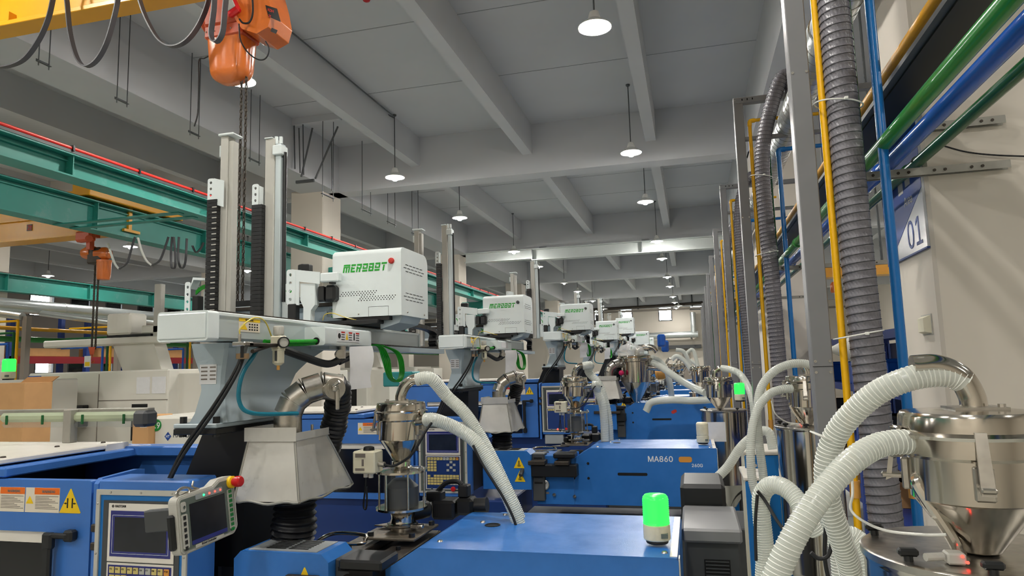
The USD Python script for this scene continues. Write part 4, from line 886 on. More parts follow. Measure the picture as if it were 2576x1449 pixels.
        mb = MB().tube([(X(-1.68), Y(3.1), Z(2.43)), (X(-1.69), Y(3.08), Z(2.37)), (X(-1.70), Y(2.98), Z(2.345)), (X(-1.71), Y(2.8), Z(2.375)), (X(-1.73), Y(2.6), Z(2.42))], .018, 10, smooth=8).tube([(X(-1.66), Y(3.22), Z(2.43)), (X(-1.67), Y(3.2), Z(2.39)), (X(-1.69), Y(3.08), Z(2.35))], .012, 10, smooth=8)
        part(t, 'black_cable_bundle', mb, 'rubber', kind='stuff')
        part(t, 'connector', MB().cyl((X(-1.675), Y(3.08), Z(2.432)), (X(-1.675), Y(3.08), Z(2.37)), .017, 16).cyl((X(-1.66), Y(3.02), Z(2.39)), (X(-1.64), Y(3.0), Z(2.39)), .022, 16), 'brushed', kind='stuff')
        part(t, 'black_cable', MB().tube([(X(-1.755), Y(2.42), Z(2.43)), (X(-1.76), Y(2.38), Z(2.33)), (X(-1.85), Y(2.36), Z(2.18)), (X(-1.98), Y(2.36), Z(2.02)), (X(-2.05), Y(2.35), Z(1.88))], .0075, 8, smooth=10).tube([(X(-1.74), Y(2.42), Z(2.43)), (X(-1.745), Y(2.37), Z(2.32)), (X(-1.83), Y(2.35), Z(2.17)), (X(-1.97), Y(2.35), Z(2.0)), (X(-2.04), Y(2.34), Z(1.87))], .0065, 8, smooth=10), 'rubber', kind='stuff')
        part(t, 'teal_hose', MB().tube([(X(-1.74), Y(2.5), Z(2.42)), (X(-1.71), Y(2.42), Z(2.38)), (X(-1.735), Y(2.38), Z(2.3)), (X(-1.745), Y(2.38), Z(2.2)), (X(-1.71), Y(2.42), Z(2.15)), (X(-1.62), Y(2.6), Z(2.135))], .0085, 10, smooth=10), 'tubeteal')
        # lubricator cup and air regulator
        lc = (X(-1.715), Y(2.355), Z(2.365))
        u = part(t, 'lubricator', MB().box(lc[0]-.03, lc[1]-.03, lc[2]+.05, lc[0]+.03, lc[1]+.03, lc[2]+.068, .004).cyl((lc[0]-.015, lc[1], lc[2]+.066), (lc[0]-.015, lc[1], lc[2]+.1), .006, 10), 'brushed')
        part(u, 'cup', MB().lathe([(.024, 0), (.026, .004), (.026, .05)], lc, 20), 'clear'); part(u, 'oil', MB().cyl((lc[0], lc[1], lc[2]+.001), (lc[0], lc[1], lc[2]+.022), .0245, 20), 'amber')
        part(u, 'level_scale', MB().box(lc[0]+.01, lc[1]-.028, lc[2]+.005, lc[0]+.024, lc[1]-.026, lc[2]+.05), 'black', smooth=False)
        part(t, 'yellow_tube', MB().tube([(lc[0]-.015, lc[1], lc[2]+.095), (lc[0]-.01, lc[1], lc[2]+.125), (lc[0]+.01, lc[1]+.05, lc[2]+.165), (lc[0]+.0, lc[1]+.14, lc[2]+.16), (lc[0]-.02, lc[1]+.22, lc[2]+.1), (lc[0]-.02, lc[1]+.24, lc[2]+.07)], .003, 8, smooth=8), 'tubeyellow')
        rc = (X(-1.70), Y(2.575), Z(2.35))
        u = part(t, 'air_regulator', MB().lathe([(0, -.012), (.012, -.01), (.024, 0), (.024, .05), (.027, .052), (.027, .06)], rc, 20).box(rc[0]-.026, rc[1]-.026, rc[2]+.06, rc[0]+.026, rc[1]+.026, rc[2]+.115, .006), 'beige')
        part(u, 'knob', MB().lathe([(.02, 0), (.0225, .004), (.0225, .034), (.019, .04), (0, .04)], (rc[0], rc[1], rc[2]+.117), 20), 'lightgrey')
        part(u, 'gauge', MB().lathe([(.022, 0), (.024, .004), (.024, .02), (.02, .021), (.02, .016), (0, .016)], (rc[0]+.028, rc[1]-.012, rc[2]+.085), 22, (.75, -.66, 0)), 'black')
        part(u, 'gauge_face', MB().cyl(np.array((rc[0]+.028, rc[1]-.012, rc[2]+.085))+.0165*np.array((.75, -.66, 0)), np.array((rc[0]+.028, rc[1]-.012, rc[2]+.085))+.0172*np.array((.75, -.66, 0)), .0195, 20), 'lightgrey')
        part(u, 'sight_slot', MB().box(rc[0]+.0, rc[1]-.027, rc[2]+.008, rc[0]+.009, rc[1]-.0235, rc[2]+.05), 'darkgrey', smooth=False)
        part(u, 'drain', MB().cyl((rc[0], rc[1], rc[2]-.03), (rc[0], rc[1], rc[2]-.01), .007, 10), 'ochre')
        part(t, 'air_fitting', MB().box(lc[0]+.03, lc[1], lc[2]+.05, rc[0]-.026, rc[1], lc[2]+.066, .004).cyl((lc[0]+.03, lc[1]+.02, lc[2]+.03), (rc[0]-.02, rc[1], rc[2]+.08), .008, 10), 'iron', kind='stuff')
    # carriage with the control box
    b0, b1, bz0, bz1, by0, by1 = X(-1.884), X(-1.475), Z(2.597), Z(2.965), C(3.35), C(3.73)
    tmp = rrect(by0, bz0, by1, bz1+.0)
    body = sg.Polygon([(by0, bz0), (by1, bz0), (by1, bz1-.09)] + [(by1-.06+.06*math.cos(a), bz1-.06+.06*math.sin(a)) for a in np.linspace(.1, np.pi/2, 6)] + [(by0+.03-.03*math.sin(a), bz1-.03+.03*math.cos(a)) for a in np.linspace(0, np.pi/2, 6)])
    bx = part(t, 'control_box', MB().prism(body, 'x', b0+.008, b1), 'white', smooth=25)
    rr_ = rrect(b0-.001, bz0, b0+.1, bz1, .02)
    part(bx, 'side_edge', MB().prism(body.buffer(-.006), 'x', b0, b0+.008), 'white', smooth=25)
    w, ww = robot_word(.044); sc_ = .262/ww; mb = MB()
    decal(mb, affinity.scale(w, sc_, 1.0, origin=(0, 0)), (b0+.066, by0, bz0+.245), XA, ZA, .0012); part(bx, 'lettering', mb, 'printgreen', smooth=False)
    part(bx, 'pilot_lamp', MB().lathe([(.016, 0), (.016, .008), (.014, .01), (.013, .016), (0, .018)], (b1-.054, by0, bz1-.075), 22, -YA), 'inkred' if lamp_red else 'darkgrey')
    if detail:
        hp, hm = [], MB()
        for r in range(3):
            for i in range(13): hp.append((.05+.0165*i+.0085*r, .118+.0095*r))
        for r in range(3):
            for i in range(13): hp.append((.16+.0165*i+.0085*r, .088+.0095*r))
        for a, b in hp: hm.cyl((b0+a, by0, bz0+b), (b0+a, by0-.0007, bz0+b), .0031, 6)
        part(bx, 'vent_hole', hm, 'hole', smooth=False, kind='stuff')
        hm = MB()
        for zb in (.24, .085):
            for r in range(3):
                for i in range(5 + (r == 1)): hm.box(b1, by0+.06+.05*i-.025*(r == 1), bz0+zb+.018*r, b1+.0008, by0+.097+.05*i-.025*(r == 1), bz0+zb+.0032+.018*r)
        part(bx, 'vent_slot', hm, 'hole', smooth=False, kind='stuff')
        ln = sg.box(b0+.218, bz0, b0+.335, bz0+.052); part(bx, 'hatch_seam', MB().prism(ln.difference(sg.box(b0+.2195, bz0-.01, b0+.3335, bz0+.0505)), 'y', by0-.0007, by0), 'darkgrey', smooth=False)
        mb = MB().ball((b0+.16, by0, bz0+.016), .005, 1)
        for yy in (by0+.08, by1-.06): mb.ball((b1, yy, bz0+.02), .006, 1)
        part(bx, 'box_screw', mb, 'brushed', kind='stuff')
        part(bx, 'thin_cable', MB().tube([(b0-.05, by0-.01, bz0-.01), (b0-.03, by0-.02, bz0+.02), (b0+.02, by0-.025, bz0+.025), (b0+.09, by0-.015, bz0), (b0+.15, by0+.02, bz0-.015), (b0+.22, by0+.1, bz0-.01)], .0025, 6, smooth=8), 'tubeyellow')
    part(t, 'carriage', MB().box(X(-1.95), C(3.33), Z(2.556), X(-1.6), C(3.75), Z(2.58), .005).box(X(-1.8), C(3.36), Z(2.575), X(-1.55), C(3.7), Z(2.597)), 'black', smooth=False)
    part(t, 'carriage_bracket', MB().prism([(X(-1.62), Z(2.597)), (X(-1.49), Z(2.597)), (X(-1.51), Z(2.56)), (X(-1.62), Z(2.53))], 'y', C(3.4), C(3.66)), 'bluegrey', smooth=False)
    # cross beam with rail and lettering
    cyb = C(3.44)
    part(t, 'cross_beam', MB().box(X(-2.62), cyb, Z(2.585), X(-1.87), cyb+.09, Z(2.70), .006), 'bluegrey', smooth=False)
    part(t, 'cross_rail', MB().box(X(-2.62), cyb-.012, Z(2.672), X(-1.87), cyb, Z(2.694), .003), 'iron', smooth=False)
    part(t, 'cross_chain', MB().box(X(-2.60), cyb+.01, Z(2.70), X(-1.87), cyb+.07, Z(2.735)), 'blackplastic', smooth=False)
    mb = MB().box(X(-1.972), cyb-.0015, Z(2.632), X(-1.952), cyb, Z(2.6345)).box(X(-1.9633), cyb-.0015, Z(2.624), X(-1.9607), cyb, Z(2.6425)); part(t, 'plus_sign', mb, 'darkgrey', smooth=False)
    mb = MB(); put_text(mb, 'X', .044, (X(-1.94), cyb, Z(2.612)), XA, ZA, True); part(t, 'axis_letter', mb, 'printgreen', smooth=False)
    # two upright arms with brackets and chains
    for i, (xa, up, wd) in enumerate(((-2.576, 3.685, .08), (-2.28, 3.634, .097))):
        xa = X(xa); ay = C(3.3); z1 = Z(up)+arms[i]; z0 = Z(2.5)
        a = part(t, 'arm', MB().box(xa, ay, z0, xa+wd*.62, ay+.07, z1, .004), 'lightgrey', smooth=False)
        part(a, 'arm_rail', MB().box(xa+wd*.62, ay+.008, z0, xa+wd, ay+.06, z1-.03, .003), 'alu' if i else 'lightgrey', smooth=False)
        part(a, 'arm_cap', MB().box(xa-.012, ay-.01, z1, xa+wd*(1.0 if not i else .8)+.012, ay+.08, z1+.014, .004).box(xa-.016, ay+.01, z1-.12, xa, ay+.05, z1-.05, .003) if not i else MB().box(xa-.004, ay-.006, z1, xa+wd*.5, ay+.076, z1+.008, .003).box(xa+wd*.55, ay-.012, z1-.1, xa+wd+.012, ay+.06, z1-.045, .004).cyl((xa+wd*.62, ay+.02, z1-.03), (xa+wd*.62, ay+.02, z1+.014), .01, 12).cyl((xa+wd*.92, ay+.02, z1-.03), (xa+wd*.92, ay+.02, z1+.01), .01, 12), 'white', smooth=False)
        bt = z1-(.255 if not i else .265); bh = .155 if not i else .15; bx_ = xa-.058 if not i else xa-.06
        pol = rrect(bx_, bt-bh, bx_+.042, bt, .012)
        for j in range(4): pol = pol.difference(sg.Point(bx_+.021, bt-.025-bh*.235*j).buffer(.0085, quad_segs=2))
        bk = MB().prism(pol, 'y', ay-.028, ay-.024)
        if not i: bk.prism(sg.Polygon([(bx_+.04, bt-bh+.004), (xa+.05, bt-bh-.02), (xa+.05, bt-.02), (bx_+.04, bt)]), 'y', ay-.0285, ay-.0245)
        else: bk.box(bx_+.038, ay-.026, bt-bh*.95, bx_+.042, ay+.02, bt-.01)
        part(a, 'chain_bracket', bk, 'white', smooth=False)
        ch = MB()
        if u_chain and i == 1:
            drag_chain(ch, [(bx_+.032, ay-.01, bt-bh+.03), (bx_+.032, ay-.01, Z(2.62)), (bx_+.05, ay-.01, Z(2.53)), (bx_+.12, ay-.01, Z(2.5)), (bx_+.19, ay-.01, Z(2.53)), (bx_+.21, ay-.01, Z(2.64))], .05, .045, YA, .022)
        else: drag_chain(ch, [(bx_+.036, ay-.01, bt-bh+.03), (bx_+.036, ay-.01, Z(2.5))], .05, .064, YA, .022)
        part(a, 'chain', ch, 'blackplastic', smooth=False, kind='stuff')
        if i == 0 and detail:
            sl = MB()
            for j in range(int((bt-bh-Z(2.55))/.031)): sl.box(bx_+.04, ay-.037, bt-bh-.02-.031*j, bx_+.07, ay-.035, bt-bh-.014-.031*j)
            part(a, 'chain_slot', sl, 'lightgrey', smooth=False, kind='stuff')
        if i: part(a, 'arm_cable', MB().tube([(xa+wd+.012, ay+.03, z1-.08), (xa+wd+.014, ay+.03, Z(2.7))], .008 if k else .011, 8), 'blackplastic')
        # carriage plates behind each arm, with Y mark beside the second
        sx = xa+wd+.0 if i else xa-.2
        if i:
            pl = part(t, 'arm_plate', MB().prism(rrect(sx+.004, Z(2.52), sx+.1, Z(2.80), .016), 'y', ay+.03, ay+.04), 'white', smooth=False)
            mb = MB(); put_text(mb, 'Y', .046, (sx+.025, ay+.03, Z(2.715)), XA, ZA, True); part(pl, 'axis_letter', mb, 'printgreen', smooth=False)
            mb = MB().box(sx+.03, ay+.0288, Z(2.685), sx+.055, ay+.03, Z(2.688)).box(sx+.041, ay+.0288, Z(2.674), sx+.044, ay+.03, Z(2.699)).box(sx+.03, ay+.0288, Z(2.782), sx+.055, ay+.03, Z(2.785))
            for j in range(4): mb.prism([(sx+.05, Z(2.66-.035*j)), (sx+.054, Z(2.66-.035*j)), (sx+.09, Z(2.69-.035*j)), (sx+.086, Z(2.69-.035*j))], 'y', ay+.0288, ay+.03)
            part(pl, 'print', mb, 'darkgrey', smooth=False, kind='stuff')
            hx = sx+.062; part(t, 'motor_head', MB().lathe([(.04, 0), (.04, .05), (.036, .055), (0, .055)], (hx+.03, ay+.12, Z(2.86)), 6), 'blackplastic', smooth=False)
            cov = rrect(hx, Z(2.675), hx+.052, Z(2.87), .014)
            for j in range(4): cov = cov.difference(sg.Point(hx+.024, Z(2.84)-.045*j).buffer(.0095, quad_segs=2))
            cv = part(t, 'chain_cover', MB().prism(cov, 'y', ay-.02, ay-.014).prism(sg.Polygon([(hx+.045, Z(2.675)), (hx+.075, Z(2.672)), (hx+.075, Z(2.8)), (hx+.2, Z(2.78)), (hx+.2, Z(2.845)), (hx+.05, Z(2.868))]), 'y', ay-.017, ay-.01).box(hx+.2, ay-.016, Z(2.79), hx+.31, ay+.03, Z(2.84), .006), 'white', smooth=False)
            part(cv, 'lower_cover', MB().prism([(hx+.08, Z(2.70)), (hx+.1, Z(2.66)), (hx+.1, Z(2.52)), (hx+.14, Z(2.52)), (hx+.145, Z(2.64)), (hx+.17, Z(2.67)), (hx+.17, Z(2.785)), (hx+.08, Z(2.79))], 'y', ay-.012, ay+.03), 'white', smooth=False)
            part(t, 'link_chain', MB().box(hx+.27, ay-.005, Z(2.78), X(-1.87), ay+.035, Z(2.82)).box(hx+.01, ay-.024, Z(2.53), hx+.06, ay+.02, Z(2.68), .004), 'blackplastic', smooth=False, kind='stuff')
            part(t, 'servo_motor', MB().box(hx+.18, ay+.0, Z(2.69), hx+.215, ay+.08, Z(2.77), .004).box(hx+.215, ay+.0, Z(2.685), hx+.28, ay+.08, Z(2.775), .014), 'blackplastic', smooth=False)
        else:
            part(t, 'arm_plate', MB().prism([(xa-.11, Z(2.53)), (xa+.02, Z(2.53)), (xa+.02, Z(2.79)), (xa-.115, Z(2.79)), (xa-.115, Z(2.68)), (xa-.09, Z(2.66))], 'y', ay+.03, ay+.04), 'white', smooth=False)
            cov = rrect(xa-.2, Z(2.665), xa-.165, Z(2.84), .012)
            for j in range(4): cov = cov.difference(sg.Point(xa-.182, Z(2.81)-.042*j).buffer(.009, quad_segs=2))
            part(t, 'chain_cover', MB().prism(cov, 'y', ay-.02, ay-.014).prism([(xa-.168, Z(2.80)), (xa-.15, Z(2.865)), (xa+.0, Z(2.85)), (xa+.0, Z(2.84)), (xa-.145, Z(2.85))], 'y', ay-.018, ay+.04), 'white', smooth=False)
            part(t, 'link_chain', MB().box(xa-.16, ay-.01, Z(2.52), xa-.12, ay+.04, Z(2.76), .004).box(xa-.2, ay+.0, Z(2.51), xa+.02, ay+.05, Z(2.55)), 'blackplastic', smooth=False, kind='stuff')
            tb = MB()
            for j in range(4): tb.tube([(xa-.15, ay+.01, Z(2.77)+.006*j), (xa-.1, ay+.01, Z(2.80)+.006*j), (xa-.02, ay+.01, Z(2.80)+.007*j)], .004, 6, smooth=6)
            part(t, 'cable_bundle', tb, 'tubegreen', kind='stuff')
    m0 = X(-2.4); part(t, 'drive_motor', MB().box(m0, C(3.46), Z(2.84), m0+.09, C(3.55), Z(2.95), .008), 'blackplastic', smooth=False)
    part(t, 'gear_unit', MB().box(m0-.01, C(3.45), Z(2.70), m0+.1, C(3.56), Z(2.78), .005).cyl((m0+.045, C(3.5), Z(2.78)), (m0+.045, C(3.5), Z(2.84)), .04, 16), 'lightgrey', smooth=False)
    return t

RL = ['large white take-out robot nearest the camera, with red pilot lamp and two tall arms', 'second white take-out robot, with a U-shaped black cable chain on its arm', 'third white take-out robot, its box left of the far windows', 'small distant white robot box with green lettering, fourth in the row', 'small distant white robot, fifth in the row, its box overlapping the fourth', 'tiny distant white robot box beside the two blue lids', 'tiny white robot at the end of the row']
RC = [(0, 0, 0, 0, 2, (0, 0)), (-.063, .04, 0, -.18, 1, (-.02, .06)), (.15, .2, 0, -.4, 1, (-.25, -.05)), (.10, .2, 0, 0.4, 1, (-.35, -.1)), (.22, .42, 0, -.2, 1, (-.3, -.2)), (.35, .25, 0, .0, 0, (-.2, -.1)), (.3, .2, 0, .2, 0, (-.2, -.1))]
for k, (dx, dz, dy, car, d, am) in enumerate(RC): robot(k, dx, dz, dy, car, RL[k], d, am, lamp_red=(k == 0), u_chain=(k == 1))
# ================================================================== things on and around the machines
def hose(name, pts, r, label, wire=True, m='hose', n=14, pitch=.0085, group=None, cat='hose', sm=14):
    """A milky suction hose with a spiral wire, through points of the world."""
    t = thing(name, label, cat, pts[len(pts)//2], group); p, u = resample(smooth_path(pts, sm), .012)
    part(t, 'wall', MB().tube(p, r, n), m, smooth=60)
    if wire:
        q, u = resample(p, pitch/13); tg, a, b = frames(q); ph = u/pitch*2*np.pi
        k = max(1, int(len(q)/(u[-1]/pitch*13))); sl = slice(None, None, k)
        c = q+(r+.0002)*(np.cos(ph)[:, None]*a+np.sin(ph)[:, None]*b)
        part(t, 'spiral', MB().tube(c[sl], .0013, 4, cap=False), 'hosewire', smooth=60, kind='stuff')
    return t

def loader_body(t, c, z0, z1, r, cone=.6, steel='steel', latch=(), vent=None, inlet=None):
    """Stainless receiver: cone, drum, flange, lid."""
    x, y = c; h = z1-z0
    part(t, 'cone', MB().lathe([(.032, z0), (.036, z0+.004), (r*.97, z0+cone*h*.62), (r*.97, z0+cone*h*.62+.004)], (x, y, 0), 48), steel, smooth=50)
    zb = z0+cone*h*.62
    part(t, 'body', MB().lathe([(r*.97, zb), (r, zb+.003), (r, z1-.085), (r*1.13, z1-.078), (r*1.13, z1-.045), (r*1.1, z1-.04)], (x, y, 0), 56, cap=False), steel, smooth=40)
    part(t, 'lid', MB().lathe([(r*1.2, z1-.046), (r*1.22, z1-.04), (r*1.12, z1-.034), (r*1.1, z1-.008), (r*1.06, z1), (r*.7, z1+.003), (0, z1+.004)], (x, y, 0), 56), steel, smooth=40)
    for a in latch:
        d = np.array([math.cos(a), math.sin(a), 0]); e = np.array([-math.sin(a), math.cos(a), 0]); T = basis_T((x, y, 0), d, e, ZA)
        l = part(t, 'latch', MB().box(r*.98, -.016, z1-.15, r+.012, .016, z1-.09, .003).box(r+.01, -.012, z1-.13, r*1.12+.035, .012, z1-.12, .003).hull([(r+.03, s*.011, z1-.13) for s in (-1, 1)]+[(r+.04, s*.011, z1-.135) for s in (-1, 1)]+[(r*1.13, s*.009, z1-.03) for s in (-1, 1)]+[(r*1.13+.008, s*.009, z1-.03) for s in (-1, 1)]).xf(T), 'brushed', smooth=False)
    return zb

def left_loader(k, x, y, zp, label, detail=2, s=1.0, hose_y=0.0):
    """Hopper loader on the feed throat: plate, clamp, neck, sight glass, cone, drum, lid."""
    t = thing('hopper_loader', label, 'hopper loader', (x, y, zp))
    part(t, 'base_plate', MB().box(x-.125, y-.15, zp, x+.125, y+.15, zp+.012, .003), 'plateiron', smooth=False)
    mb = MB()
    for a in (-1, 1):
        for b in (-1, 1): mb.cyl((x+a*.1, y+b*.12, zp+.012), (x+a*.1, y+b*.12, zp+.03), .014, 10)
    part(t, 'plate_bolt', mb, 'blackplastic', kind='stuff')
    z = zp+.012
    part(t, 'neck', MB().lathe([(.052, z), (.052, z+.02), (.066, z+.022), (.066, z+.036), (.054, z+.038), (.05, z+.06), (.056, z+.085), (.075, z+.1)], (x, y, 0), 36), 'steel', smooth=40)
    part(t, 'clamp', MB().lathe([(.068, z+.02), (.076, z+.026), (.068, z+.034)], (x, y, 0), 30, cap=False).box(x+.06, y-.05, z+.018, x+.12, y-.02, z+.036, .004).cyl((x+.1, y-.06, z+.027), (x+.1, y+.01, z+.027), .006, 8), 'brushed', smooth=40)
    zg0, zg1 = z+.1, z+.265
    part(t, 'lower_flange', MB().lathe([(.055, zg0-.004), (.12, zg0), (.12, zg0+.01), (.07, zg0+.012)], (x, y, 0), 40), 'steel', smooth=40)
    part(t, 'sight_glass', MB().lathe([(.082, zg0+.01), (.082, zg1)], (x, y, 0), 40, cap=False), 'clear', smooth=60)
    part(t, 'pellets', MB().lathe([(.078, zg0+.011), (.078, zg0+.1), (.04, zg0+.135), (0, zg0+.14)], (x, y, 0), 30), 'black', kind='stuff', label='dark plastic pellets behind the sight glass')
    part(t, 'upper_flange', MB().lathe([(.07, zg1), (.122, zg1+.002), (.122, zg1+.012), (.06, zg1+.016), (.045, zg1+.03), (.045, zg1+.05)], (x, y, 0), 40), 'steel', smooth=40)
    for a in (.5, 1.9, 3.4, 4.4, 5.4): part(t, 'tie_rod', MB().cyl((x+.105*math.cos(a), y+.105*math.sin(a), zg0), (x+.105*math.cos(a), y+.105*math.sin(a), zg1), .005, 10), 'brushed')
    part(t, 'lift_eye', MB().tube([(x+.1, y-.03, zg1+.012), (x+.112, y-.03, zg1+.03), (x+.124, y-.03, zg1+.012)], .004, 6, smooth=6), 'brushed')
    loader_body(t, (x, y), zg1+.045, zp+.6*1.0, .105, .62, latch=(math.pi*1.02, -.28), vent=None)
    lid = zp+.6
    part(t, 'lid_plate', MB().box(x-.06, y-.05, lid+.003, x+.06, y+.05, lid+.009).cyl((x-.05, y-.04, lid+.005), (x-.05, y-.04, lid+.018), .006, 8).cyl((x+.05, y-.04, lid+.005), (x+.05, y-.04, lid+.018), .006, 8), 'brushed', smooth=False, kind='stuff')
    part(t, 'bend', MB().tube([(x+.0, y, lid), (x+.0, y, lid+.03), (x+.02, y, lid+.075), (x+.06, y, lid+.105), (x+.11, y, lid+.105)], .026, 20, smooth=8), 'steel', smooth=60)
    part(t, 'inlet', MB().cyl((x+.09, y-.03, lid-.085), (x+.17, y-.05, lid-.075), .026, 20), 'steel', smooth=60)
    cbx = part(t, 'control_box', MB().box(x-.165, y-.17, zg1+.015, x-.055, y-.08, zg1+.115, .006), 'beige', smooth=False)
    mb = MB(); mb.box(x-.15, y-.172, zg1+.088, x-.10, y-.17, zg1+.105).box(x-.15, y-.172, zg1+.03, x-.105, y-.17, zg1+.04).box(x-.118, y-.172, zg1+.05, x-.108, y-.17, zg1+.08); part(cbx, 'box_print', mb, 'inkgrey', smooth=False, kind='stuff')
    part(cbx, 'knob', MB().lathe([(.026, 0), (.024, .014), (.018, .018), (0, .018)], (x-.105, y-.125, zg1+.115), 16), 'blackplastic')
    part(cbx, 'gland', MB().cyl((x-.055, y-.13, zg1+.055), (x-.025, y-.13, zg1+.052), .012, 14), 'brushed')
    mb = MB(); mb.cyl((x-.12, y-.125, zg1+.015), (x-.12, y-.125, zg1-.006), .011, 12).cyl((x-.095, y-.125, zg1+.015), (x-.095, y-.125, zg1-.008), .011, 12); part(cbx, 'cable_gland', mb, 'plate', kind='stuff')
    part(t, 'black_cable', MB().tube([(x-.03, y-.13, zg1+.052), (x+.03, y-.14, zg1+.05), (x+.11, y-.13, zg1+.1), (x+.17, y-.11, zg1+.2), (x+.205, y-.08, zg1+.245), (x+.25, y-.02, zg1+.235)], .006, 8, smooth=8), 'rubber')
    part(t, 'loop_cable', MB().tube([(x-.12, y-.125, zg1), (x-.125, y-.12, zg1-.05), (x-.135, y-.12, zg1-.13), (x-.125, y-.12, zg1-.15), (x-.118, y-.12, zg1-.12), (x-.12, y-.12, zg1-.05)], .004, 6, smooth=8), 'rubber')
    return t

left_loader(0, -1.35, 3.05, 1.553, 'polished hopper loader on the foreground machine, with cream switch box and sight glass')
left_loader(1, -1.05, 6.25, 1.60, 'polished hopper loader on the second machine, before a keypad panel', 1)
tl = thing('hopper_loader', 'wide steel hopper with a plastic bag over its lid, third along the machine row', 'hopper loader', (-.73, 9.3, 1.72))
loader_body(tl, (-.73, 9.2), 1.80, 2.42, .19, .7, latch=(3.3, -.5, 1.5))
part(tl, 'neck', MB().lathe([(.09, 1.62), (.1, 1.66), (.06, 1.68), (.05, 1.8)], (-.73, 9.2, 0), 28), 'steel')
part(tl, 'bend', MB().tube([(-.7, 9.2, 2.42), (-.69, 9.2, 2.48), (-.62, 9.2, 2.53), (-.5, 9.2, 2.52), (-.44, 9.2, 2.46)], .035, 14, smooth=8), 'steel', smooth=60)
part(tl, 'inlet', MB().cyl((-.56, 9.15, 2.26), (-.4, 9.12, 2.24), .035, 14), 'steel')
bag = trimesh.creation.icosphere(3, 1.0); v = np.array(bag.vertices); nz = meshkit.fbm(v*2.3+5, 3, 3)[:, None]; v = v*(.75+.5*nz)*[.17, .17, .11]
part(tl, 'plastic_bag', MB().raw(v+np.array([-.78, 9.2, 2.47]), bag.faces), 'tape', smooth=60)
for i, (x, y, zp) in enumerate(((-.7, 12.5, 1.7), (-.55, 15.7, 1.7), (-.4, 18.9, 1.7), (-.35, 22.1, 1.7))):
    left_loader(i+3, x, y, zp, f'small distant polished hopper loader on the machine row, {ORD[i+3]} from the camera', 0)

# suction hoses of the two front loaders
hose('suction_hose', [(-1.27, 3.05, 2.258), (-1.2, 3.06, 2.262)]+[P(*q, 3.12) for q in ((1125, 998), (1165, 1035), (1200, 1085), (1235, 1150), (1268, 1220), (1300, 1290), (1330, 1380), (1345, 1470))], .030, 'upper milky hose arching from the lid of the foreground hopper loader')
hose('suction_hose', [(-1.2, 2.99, 2.075), (-1.15, 2.98, 2.075)]+[P(*q, 3.02) for q in ((1150, 1078), (1195, 1110), (1225, 1155), (1255, 1205), (1285, 1265), (1305, 1320), (1330, 1400), (1350, 1480))], .030, 'lower milky hose from the side of the foreground hopper loader')
obj('cable', MB().tube([P(*q, 2.97) for q in ((1190, 1120), (1212, 1165), (1240, 1210), (1265, 1250), (1290, 1300), (1310, 1360))], .006, 8, smooth=8), 'rubber', 'black cable running down between the two foreground hoses', 'cable')
tie = MB()
for q, c in (((1210, 1098, 3.05), .06), ((1262, 1232, 3.04), .075)): p = P(*q); tie.tube([p+[.05*math.cos(a)*1.25, .045*math.sin(a), .02*math.cos(a)] for a in np.linspace(0, 2*np.pi, 25)], .003, 6, cap=False)
hose('suction_hose', [(-.97, 6.25, 2.30), (-.9, 6.27, 2.305)]+[P(*q, 6.35) for q in ((1480, 935), (1505, 965), (1522, 1010), (1531, 1060), (1534, 1110))], .036, 'taller milky hose of the second hopper loader', True, pitch=.02)
hose('suction_hose', [(-.88, 6.2, 2.13), (-.84, 6.2, 2.12)]+[P(*q, 6.25) for q in ((1503, 985), (1515, 1015), (1520, 1060), (1522, 1110))], .036, 'shorter milky hose of the second hopper loader', True, pitch=.02)

